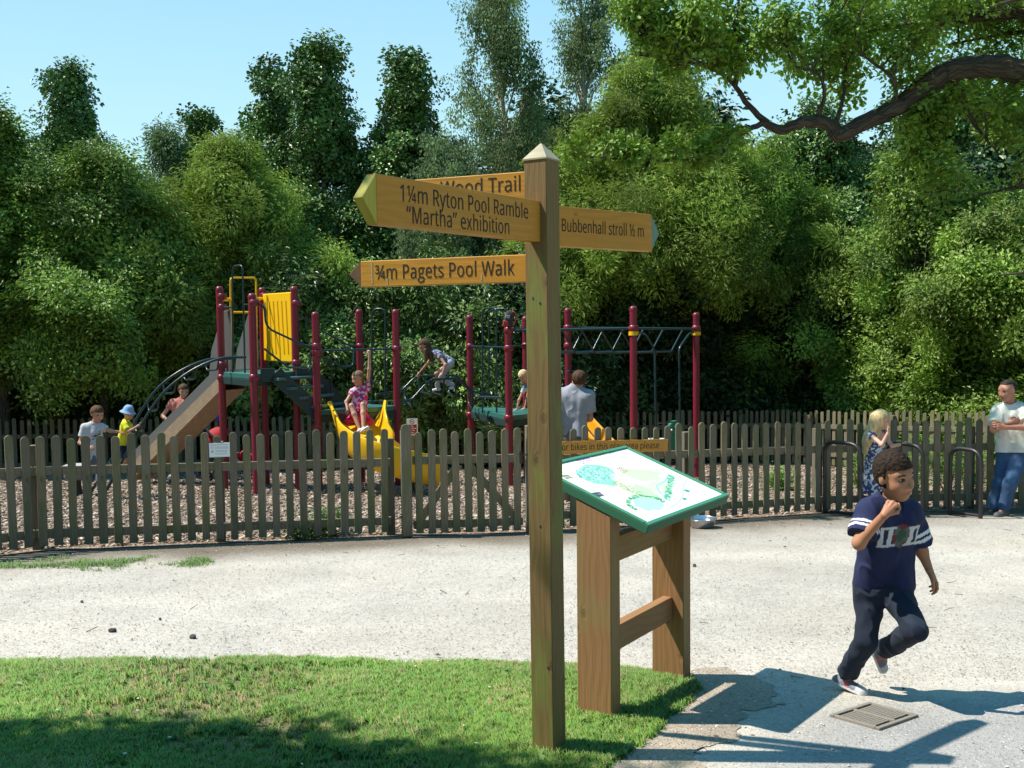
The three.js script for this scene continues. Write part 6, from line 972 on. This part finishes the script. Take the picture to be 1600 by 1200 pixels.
// man in white leaning on the fence
{
  const J = Q({ head: [1574, 611, 12.0], neck: [1580, 633, 12.05], shR: [1559, 642, 12.1], elR: [1553, 671, 11.95], wrR: [1577, 662, 11.8], shL: [1604, 642, 11.95], elL: [1605, 668, 11.75], wrL: [1571, 668, 11.72], pelvis: [1583, 704, 12.0], hipR: [1573, 712, 12.05], knR: [1561, 757, 11.95], anR: [1551, 797, 11.95], toeR: [1540, 806, 11.85], hipL: [1594, 712, 11.95], knL: [1578, 757, 11.7], anL: [1568, 797, 11.75], toeL: [1553, 808, 11.62] });
  person({ label: 'man in a white T-shirt and blue jeans, arms folded, leaning by the fence', J, s: 1, headS: 0.25, cell: 0.01, face: camDir(-0.93, -0.22, 0.3), skin: [0.42, 0.2, 0.135], hair: [0.04, 0.03, 0.025], hairStyle: { vol: 0.0, curl: 0.008, line: 0.34, side: -0.12, back: -0.25 },
    handR: { dir: camDir(0.8, 0.25, 0), palm: camDir(0, -0.2, -1), thumb: camDir(0, 1, 0) }, handL: { dir: camDir(-0.95, 0.15, 0), palm: camDir(0.1, 0, -1), thumb: camDir(0, 1, 0.1) },
    shirt: { color: [0.66, 0.65, 0.6], loose: 0.02, sleeve: 0.72, cuff: 0.065, hem: -0.02, fold: 0.014 }, trousers: { color: [0.03, 0.075, 0.17], loose: 0.016, fold: 0.014 }, shoes: [0.1, 0.1, 0.1], sole: [0.2, 0.2, 0.2], base: below(1560, 800, 11.85) });
}
// blonde girl at the cycle hoops
{
  const J = Q({ head: [1377, 656, 12.0], neck: [1372, 675, 12.0], shR: [1361, 680, 11.95], elR: [1378, 695, 11.75], wrR: [1388, 675, 11.75], shL: [1382, 680, 12.05], elL: [1394, 697, 11.95], wrL: [1416, 692, 11.9], pelvis: [1366, 728, 12.05], hipR: [1362, 734, 12.0], knR: [1361, 768, 12.0], anR: [1360, 797, 12.05], toeR: [1366, 802, 11.95], hipL: [1370, 734, 12.1], knL: [1371, 768, 12.05], anL: [1371, 797, 12.1], toeL: [1379, 801, 12.0] });
  const floral = (x, y, z) => { const n = noise3(x * 55, y * 55, z * 55); return n > 0.55 ? [0.6, 0.62, 0.7] : [0.05, 0.065, 0.17]; };
  const hb = (a, b, ra, rb) => [at(...a), at(...b), ra, rb];
  person({ label: 'blonde long-haired girl in a blue flowered dress holding a cycle hoop', J, s: 0.6, headS: 0.22, cell: 0.007, face: camDir(0.75, -0.25, 0.1), skin: [0.58, 0.33, 0.25], hair: [0.55, 0.42, 0.22], hairStyle: { vol: 0.05, curl: 0.02, streak: 0.05, line: 0.2, side: 0.02, back: -0.5, locks: [hb([1371, 655, 12.0], [1358, 690, 12.02], 0.085, 0.08), hb([1360, 680, 12.0], [1352, 706, 12.02], 0.07, 0.035)] },
    shirt: { loose: 0.008, sleeve: 0.12, hem: -0.1, neckline: -0.05, paint: () => floral }, skirt: { bones: [[at(1367, 710, 12.03), at(1364, 770, 12.05), 0.1, 0.155]], paint: floral }, shoes: [0.4, 0.3, 0.35],
    handR: { dir: camDir(0.1, 1, 0), palm: camDir(-1, 0, 0), thumb: camDir(0, 0, 1), curl: [0.2, 0.3, 0.2] }, handL: { dir: camDir(1, -0.1, 0.05), palm: camDir(0, -1, 0), thumb: camDir(0, 0, 1), curl: [0.2, 0.5, 0.4] }, base: below(1366, 800, 12.0) });
}
// girl in pink on the slide
{
  const J = Q({ head: [559, 591, 15.85], neck: [563, 605, 15.9], shR: [551, 612, 15.85], elR: [541, 628, 15.75], wrR: [543, 640, 15.65], shL: [574, 607, 15.9], elL: [577, 577, 15.85], wrL: [577, 554, 15.85], pelvis: [561, 651, 15.85], hipR: [556, 654, 15.8], knR: [549, 634, 15.4], anR: [562, 672, 15.25], toeR: [566, 679, 15.1], hipL: [567, 654, 15.8], knL: [567, 632, 15.4], anL: [568, 671, 15.2], toeL: [572, 677, 15.05] });
  person({ label: 'girl in pink seated at the top of the yellow slide, arm up holding the bar', J, s: 0.66, headS: 0.225, cell: 0.0075, face: camDir(-0.8, -0.3, 0.5), skin: [0.5, 0.27, 0.19], hair: [0.2, 0.13, 0.07], hairStyle: { vol: 0.02, curl: 0.012, line: 0.26, side: -0.05, back: -0.3, streak: 0.08 },
    shirt: { loose: 0.01, sleeve: 0.35, hem: -0.05, paint: ({ chest, fwd, acr }) => (x, y, z) => { const n = noise3(x * 38, y * 38, z * 38), f = (x - chest.x) * fwd.x + (y - chest.y) * fwd.y + (z - chest.z) * fwd.z; return f > 0.01 && n > 0.58 ? [0.55, 0.5, 0.6] : f > 0.01 && n < 0.34 ? [0.14, 0.07, 0.3] : [0.62, 0.025, 0.13]; } },
    skirt: { bones: [[J.pelvis.clone().add(V(0, 0.05, 0)), at(541, 660, 15.6), 0.085, 0.045], [J.pelvis.clone().add(V(0, 0.05, 0)), at(580, 660, 15.6), 0.085, 0.045], [J.pelvis.clone().add(V(0, 0.05, 0)), at(560, 655, 15.55), 0.09, 0.05], [J.hipR, J.hipR.clone().lerp(J.knR, 0.55), 0.08, 0.06], [J.hipL, J.hipL.clone().lerp(J.knL, 0.55), 0.08, 0.06]], color: [0.65, 0.025, 0.12] },
    shoes: [0.65, 0.62, 0.6], handL: { dir: camDir(-0.1, 1, 0), palm: camDir(0, -0.1, -1), thumb: camDir(-1, 0, 0), curl: [0.9, 0.9, 0.6] }, soleR: camDir(0, -0.6, 0.8), soleL: camDir(0, -0.6, 0.8), base: below(560, 700, 15.7) });
}
// girl climbing over the bridge
{
  const J = Q({ head: [663, 541, 16.9], neck: [674, 549, 16.92], shR: [681, 551, 17.05], elR: [668, 568, 17.15], wrR: [655, 583, 17.25], shL: [685, 553, 16.78], elL: [696, 570, 16.68], wrL: [691, 585, 16.66], pelvis: [703, 565, 16.95], hipR: [703, 567, 17.04], knR: [688, 590, 17.05], anR: [709, 603, 17.15], toeR: [702, 614, 17.05], hipL: [703, 567, 16.86], knL: [681, 584, 16.75], anL: [684, 606, 16.85], toeL: [673, 613, 16.78] });
  const hb = (a, b, ra, rb) => [at(...a), at(...b), ra, rb];
  person({ label: 'long-haired girl bending forward as she climbs over the hanging bridge', J, s: 0.6, headS: 0.215, cell: 0.0075, face: camDir(-0.8, -0.6, 0.15), up: camDir(-0.5, 0.85, 0), skin: [0.47, 0.25, 0.17], hair: [0.09, 0.05, 0.03], hairStyle: { vol: 0.04, curl: 0.02, line: 0.24, side: 0.0, back: -0.5, streak: 0.06, locks: [hb([668, 540, 16.9], [674, 562, 16.84], 0.06, 0.04), hb([665, 548, 16.8], [665, 566, 16.76], 0.04, 0.02)] },
    shirt: { loose: 0.01, sleeve: 0.3, hem: 0.0, paint: () => (x, y, z) => noise3(x * 60, y * 60, z * 60) > 0.52 ? [0.45, 0.46, 0.52] : [0.06, 0.06, 0.16] }, trousers: { color: [0.36, 0.4, 0.5], loose: 0.008, fold: 0.008 }, shoes: [0.7, 0.68, 0.66], sole: [0.72, 0.7, 0.7], shoeStripe: [0.35, 0.02, 0.12], soleR: camDir(0.1, -1, 0), soleL: camDir(0.1, -1, 0),
    handR: { dir: camDir(-0.4, -0.9, 0), palm: camDir(0.5, -0.3, 0.6), thumb: camDir(-0.5, 0, 1), curl: [0.5, 0.7, 0.5] }, handL: { dir: camDir(-0.3, -0.9, 0), palm: camDir(-0.6, -0.3, -0.6), thumb: camDir(-1, 0, 0), curl: [0.6, 0.8, 0.5] }, base: below(690, 700, 16.9) });
}
// boy in the grey T-shirt
{
  const J = Q({ head: [152, 647, 14.7], neck: [147, 662, 14.72], shR: [132, 668, 14.68], elR: [125, 692, 14.64], wrR: [139, 699, 14.5], shL: [158, 667, 14.75], elL: [172, 673, 14.75], wrL: [186, 675, 14.8], pelvis: [147, 716, 14.7], hipR: [141, 722, 14.68], knR: [139, 752, 14.6], anR: [137, 780, 14.7], toeR: [141, 785, 14.55], hipL: [154, 722, 14.72], knL: [158, 752, 14.6], anL: [164, 779, 14.75], toeL: [170, 784, 14.6] });
  person({ label: 'short-haired boy in a pale grey T-shirt reaching towards the toddler in yellow', J, s: 0.68, headS: 0.225, cell: 0.0075, face: camDir(0.72, -0.35, 0.6), skin: [0.5, 0.27, 0.19], hair: [0.1, 0.055, 0.028], hairStyle: { vol: 0.04, curl: 0.016, line: 0.2, side: 0.0, back: -0.22, streak: 0.3 },
    shirt: { loose: 0.014, sleeve: 0.6, cuff: 0.06, paint: ({ chest, up, acr, fwd }) => (x, y, z) => { const u = (x - chest.x) * acr.x + (z - chest.z) * acr.z, w = y - chest.y + 0.06, f = (x - chest.x) * fwd.x + (z - chest.z) * fwd.z; return f > 0.02 && Math.abs(w - u * 0.7) < 0.03 && Math.abs(u) < 0.09 && noise3(x * 45, y * 45, z * 45) > 0.42 ? [0.1, 0.1, 0.13] : [0.48, 0.48, 0.5]; } }, trousers: { length: 0.6, color: [0.1, 0.12, 0.15] }, shoes: [0.12, 0.05, 0.05], handR: { palm: camDir(0, 0, -1), thumb: camDir(0, 1, 0) }, handL: { palm: camDir(0, -1, 0), thumb: camDir(0, 0, 1) }, base: below(150, 780, 14.7) });
}
// toddler in yellow with the sun hat
{
  const J = Q({ head: [201, 645, 14.95], neck: [196, 658, 14.98], shR: [194, 663, 14.86], elR: [201, 674, 14.8], wrR: [213, 667, 14.84], shL: [199, 662, 15.1], elL: [207, 671, 15.14], wrL: [218, 664, 15.16], pelvis: [191, 695, 15], hipR: [190, 699, 14.94], knR: [192, 716, 14.9], anR: [191, 734, 14.94], toeR: [199, 738, 14.94], hipL: [193, 699, 15.06], knL: [199, 714, 15.06], anL: [198, 732, 15.1], toeL: [206, 735, 15.1] });
  const P = person({ label: 'toddler in a yellow T-shirt and blue sun hat holding the arched ladder', J, s: 0.52, headS: 0.2, cell: 0.007, face: camDir(0.96, -0.15, 0.15), skin: [0.5, 0.28, 0.2], hair: [0.3, 0.2, 0.1], shirt: { color: [0.68, 0.68, 0.03], loose: 0.014, sleeve: 0.7, cuff: 0.06 }, trousers: { length: 0.6, color: [0.012, 0.015, 0.035] }, shoes: [0.06, 0.13, 0.4], sole: [0.6, 0.6, 0.62], handR: { palm: camDir(0, -0.3, -1), thumb: camDir(0, 1, 0), curl: [0.7, 0.8, 0.5] }, handL: { palm: camDir(0, -0.3, 1), thumb: camDir(0, 1, 0), curl: [0.7, 0.8, 0.5] }, base: below(195, 740, 15) });
  const hat = new THREE.LatheGeometry([[0.001, 0.46], [0.2, 0.44], [0.33, 0.3], [0.4, 0.08], [0.42, 0.03], [0.58, -0.1], [0.585, -0.115], [0.57, -0.112], [0.41, 0.0], [0.38, 0.05]].map(([a, b]) => new THREE.Vector2(a * P.hs, b * P.hs)), 24), hm = paint(0.22, 0.36, 0.55, 0.9); hm.side = THREE.DoubleSide;
  part('sun_hat', hat.applyMatrix4(new THREE.Matrix4().makeRotationX(0.1)).translate(0, 0.12 * P.hs, -0.05 * P.hs).applyMatrix4(P.HM).translate(J.head.x, J.head.y, J.head.z), hm, P.t, true);
}
// woman behind the metal slide
{
  const J = Q({ head: [287, 611, 18.2], neck: [285, 625, 18.25], shR: [269, 629, 18.3], elR: [254, 650, 18.25], wrR: [262, 657, 18.1], shL: [297, 629, 18.2], elL: [305, 641, 18.15], wrL: [316, 651, 18.1], pelvis: [283, 672, 18.3], hipR: [276, 678, 18.32], knR: [271, 707, 18.2], anR: [268, 741, 18.3], toeR: [264, 746, 18.1], hipL: [291, 678, 18.28], knL: [297, 707, 18.2], anL: [301, 741, 18.3], toeL: [304, 746, 18.1] });
  person({ label: 'woman in a salmon top and blue jeans half hidden behind the metal slide', J, s: 0.95, headS: 0.235, cell: 0.011, thin: 0.95, face: camDir(0.4, -0.3, 0.8), skin: [0.48, 0.26, 0.18], hair: [0.08, 0.05, 0.03], hairStyle: { vol: 0.04, curl: 0.015, line: 0.22, side: 0, back: -0.45, streak: 0.08 }, shirt: { color: [0.5, 0.17, 0.14], loose: 0.012, sleeve: 0.4 }, trousers: { color: [0.035, 0.075, 0.16], loose: 0.01 }, shoes: [0.55, 0.55, 0.55], handL: { palm: camDir(0, -1, 0), thumb: camDir(-1, 0, 0), curl: [0.6, 0.7, 0.5] }, base: below(284, 740, 18.25) });
}
// small blond child on the right deck
{
  const J = Q({ head: [818, 588, 16.7], neck: [824, 603, 16.75], shR: [819, 607, 16.62], elR: [811, 625, 16.6], wrR: [808, 639, 16.6], shL: [827, 606, 16.9], elL: [823, 624, 16.95], wrL: [820, 637, 16.95], pelvis: [841, 613, 16.8], hipR: [841, 617, 16.72], knR: [833, 641, 16.7], anR: [850, 645, 16.72], toeR: [857, 645, 16.72], hipL: [842, 617, 16.88], knL: [838, 641, 16.95], anL: [853, 645, 16.95], toeL: [860, 645, 16.95] });
  person({ label: 'small blond child on hands and knees on the right deck, partly behind the signpost', J, s: 0.5, headS: 0.2, cell: 0.007, face: camDir(-0.45, -0.7, 0.5), up: camDir(-0.4, 0.75, 0.4), skin: [0.55, 0.31, 0.23], hair: [0.6, 0.46, 0.25], hairStyle: { vol: 0.03, curl: 0.012, line: 0.2, side: -0.02, back: -0.3 }, shirt: { loose: 0.01, sleeve: 0.4, hem: -0.03, paint: ({ chest }) => (x, y, z) => y > chest.y + 0.0 ? [0.02, 0.2, 0.28] : [0.5, 0.5, 0.52] }, trousers: { color: [0.3, 0.3, 0.32], loose: 0.01 }, shoes: [0.2, 0.2, 0.22], handR: { dir: camDir(-0.8, -0.3, 0.3), palm: camDir(0, -1, 0), thumb: camDir(0, 0, -1), curl: [0.1, 0.2, 0.1] }, handL: { dir: camDir(-0.8, -0.3, 0.3), palm: camDir(0, -1, 0), thumb: camDir(0, 0, 1), curl: [0.1, 0.2, 0.1] }, base: below(830, 700, 16.75) });
}
// adult in grey seen from behind
{
  const J = Q({ head: [904, 594, 13.7], neck: [899, 607, 13.72], shL: [876, 617, 13.75], elL: [868, 650, 13.65], wrL: [873, 672, 13.5], shR: [921, 619, 13.65], elR: [922, 654, 13.7], wrR: [905, 662, 13.95], pelvis: [893, 680, 13.72], hipL: [884, 688, 13.75], knL: [885, 738, 13.7], anL: [886, 783, 13.8], toeL: [883, 788, 14], hipR: [904, 688, 13.68], knR: [905, 738, 13.62], anR: [904, 784, 13.7], toeR: [906, 788, 13.9] });
  person({ label: 'adult in a grey T-shirt seen from behind, right of the signpost', J, s: 1, headS: 0.24, cell: 0.01, thin: 0.97, face: camDir(-0.45, -0.1, -0.85), skin: [0.48, 0.24, 0.17], hair: [0.075, 0.04, 0.022], hairStyle: { vol: 0.05, curl: 0.02, line: 0.2, side: 0.05, back: -0.45, streak: 0.4 }, shirt: { color: [0.3, 0.31, 0.35], loose: 0.022, sleeve: 0.7, cuff: 0.068, fold: 0.014, hem: 0.0 }, trousers: { color: [0.16, 0.13, 0.11], loose: 0.014 }, shoes: [0.1, 0.1, 0.1], handR: { palm: camDir(0, -1, 0), thumb: camDir(-1, 0, 0) }, handL: { palm: camDir(1, 0, 0), thumb: camDir(0, 0, -1) }, base: below(893, 780, 13.7) });
  const h = J.head; const sg = thing('sunglasses', 'dark sunglasses pushed up on the head of the adult in grey', 'sunglasses', h.clone().add(V(-0.03, 0.085, 0.0)), undefined), dk = paint(0.01, 0.01, 0.01, 0.2);
  for (const k of [-1, 1]) part('lens', new THREE.SphereGeometry(0.03, 14, 8).scale(1, 0.75, 0.3), dk, sg).position.set(k * 0.035 - 0.05, 0.02, -0.09); part('temple', pipe([V(0.085, 0, 0.04), V(0.07, 0.02, -0.08)], 0.005, 0.02, 6), dk, sg); part('temple', pipe([V(-0.1, 0.0, 0.05), V(-0.13, 0.02, -0.06)], 0.005, 0.02, 6), dk, sg);
}

// ---------- litter: dry leaves, twigs and crumbs on the path, along the fence foot and on the lawn
{
  const r = rng(88), g = new THREE.BufferGeometry(); g.setAttribute('position', new THREE.Float32BufferAttribute([0, 0, 0, 0.5, 0.25, 0.3, 1, 0.05, 0, 0.5, 0.22, -0.3], 3)); g.setIndex([0, 1, 2, 0, 2, 3]); const q = g.toNonIndexed(); q.computeVertexNormals(); q.translate(-0.5, 0, 0);
  const leaves = [], twigs = [], cols = [[0.16, 0.1, 0.045], [0.25, 0.17, 0.08], [0.09, 0.055, 0.03], [0.3, 0.26, 0.15]];
  for (let i = 0; i < 900; i++) {
    const z = -3.6 - 8.2 * Math.pow(r(), 0.8), x = (r() - 0.5) * 1.14 * -z, dz = z - fenceZ(x); if (dz < 0.05 || (dz > 1.2 && r() < 0.72)) continue;
    const c = cols[Math.floor(r() * 4)], s = 0.014 + 0.03 * r() * r(), e = new THREE.Quaternion().setFromEuler(new THREE.Euler((r() - 0.5) * 0.5, r() * 6.283, (r() - 0.5) * 0.5));
    (r() < 0.75 ? leaves : twigs).push([M4(V(x, topOf(x, z) + (lawnIn(x, z) ? 0.025 : 0.004), z), e, V(s, s, s)), lin(...c)]);
  }
  scatter('fallen_leaves', q, new THREE.MeshStandardMaterial({ roughness: 0.9, side: THREE.DoubleSide }), leaves, 'dry brown leaves scattered on the path and fence foot', 'fallen leaves');
  scatter('twig_litter', new THREE.CylinderGeometry(0.06, 0.08, 2.4, 5).rotateZ(Math.PI / 2), new THREE.MeshStandardMaterial({ roughness: 0.95 }), twigs, 'short dry twigs scattered on the path', 'twigs');
  // daisies and clover heads in the lawn
  const fl = [], dg = new THREE.CylinderGeometry(0.0045, 0.003, 0.004, 7); for (let i = 0; i < 60; i++) { const z = -3.3 - 2.4 * r(), x = mix(-3.3, 1, r()); if (!lawnWob(x, z) || fbm(x * 2, z * 2, 63, 2) < 0.5) continue; fl.push([M4(V(x, groundY(x, z) + lawnRise(x, z) + 0.03 + 0.012 * r(), z), spin(r() * 6), V(1 + r(), 1, 1 + r())), lin(0.62, 0.6, 0.52)]); }
  scatter('clover_flowers', dg, new THREE.MeshStandardMaterial({ roughness: 0.8 }), fl, 'tiny white flower heads among the lawn grass', 'flowers');
  // broad weed leaves lying in the lawn
  const wl = []; for (let i = 0; i < 420; i++) { const z = -3.3 - 2.5 * r(), x = mix(-3.4, 1, r()); if (!lawnWob(x, z) || fbm(x * 1.7 + 9, z * 1.7, 71, 2) < 0.52) continue; const f = 0.8 + 0.5 * r(), s = 0.03 + 0.03 * r(); wl.push([M4(V(x, groundY(x, z) + lawnRise(x, z) + 0.018 + 0.01 * r(), z), new THREE.Quaternion().setFromEuler(new THREE.Euler((r() - 0.5) * 0.7, r() * 6.283, 0.3 * r())), V(s, s, s)), lin(0.13 * f, 0.27 * f, 0.05 * f)]); }
  scatter('lawn_weeds', q, leafMat, wl, 'flat broad weed leaves in the lawn', 'weeds');
}

// ---------- draw
const renderer = new THREE.WebGLRenderer({ antialias: true });
renderer.setSize(1024, 768);
renderer.toneMapping = THREE.LinearToneMapping;
renderer.toneMappingExposure = EXPOSURE;
renderer.shadowMap.enabled = true; renderer.shadowMap.type = THREE.PCFSoftShadowMap;
renderer.render(scene, camera);
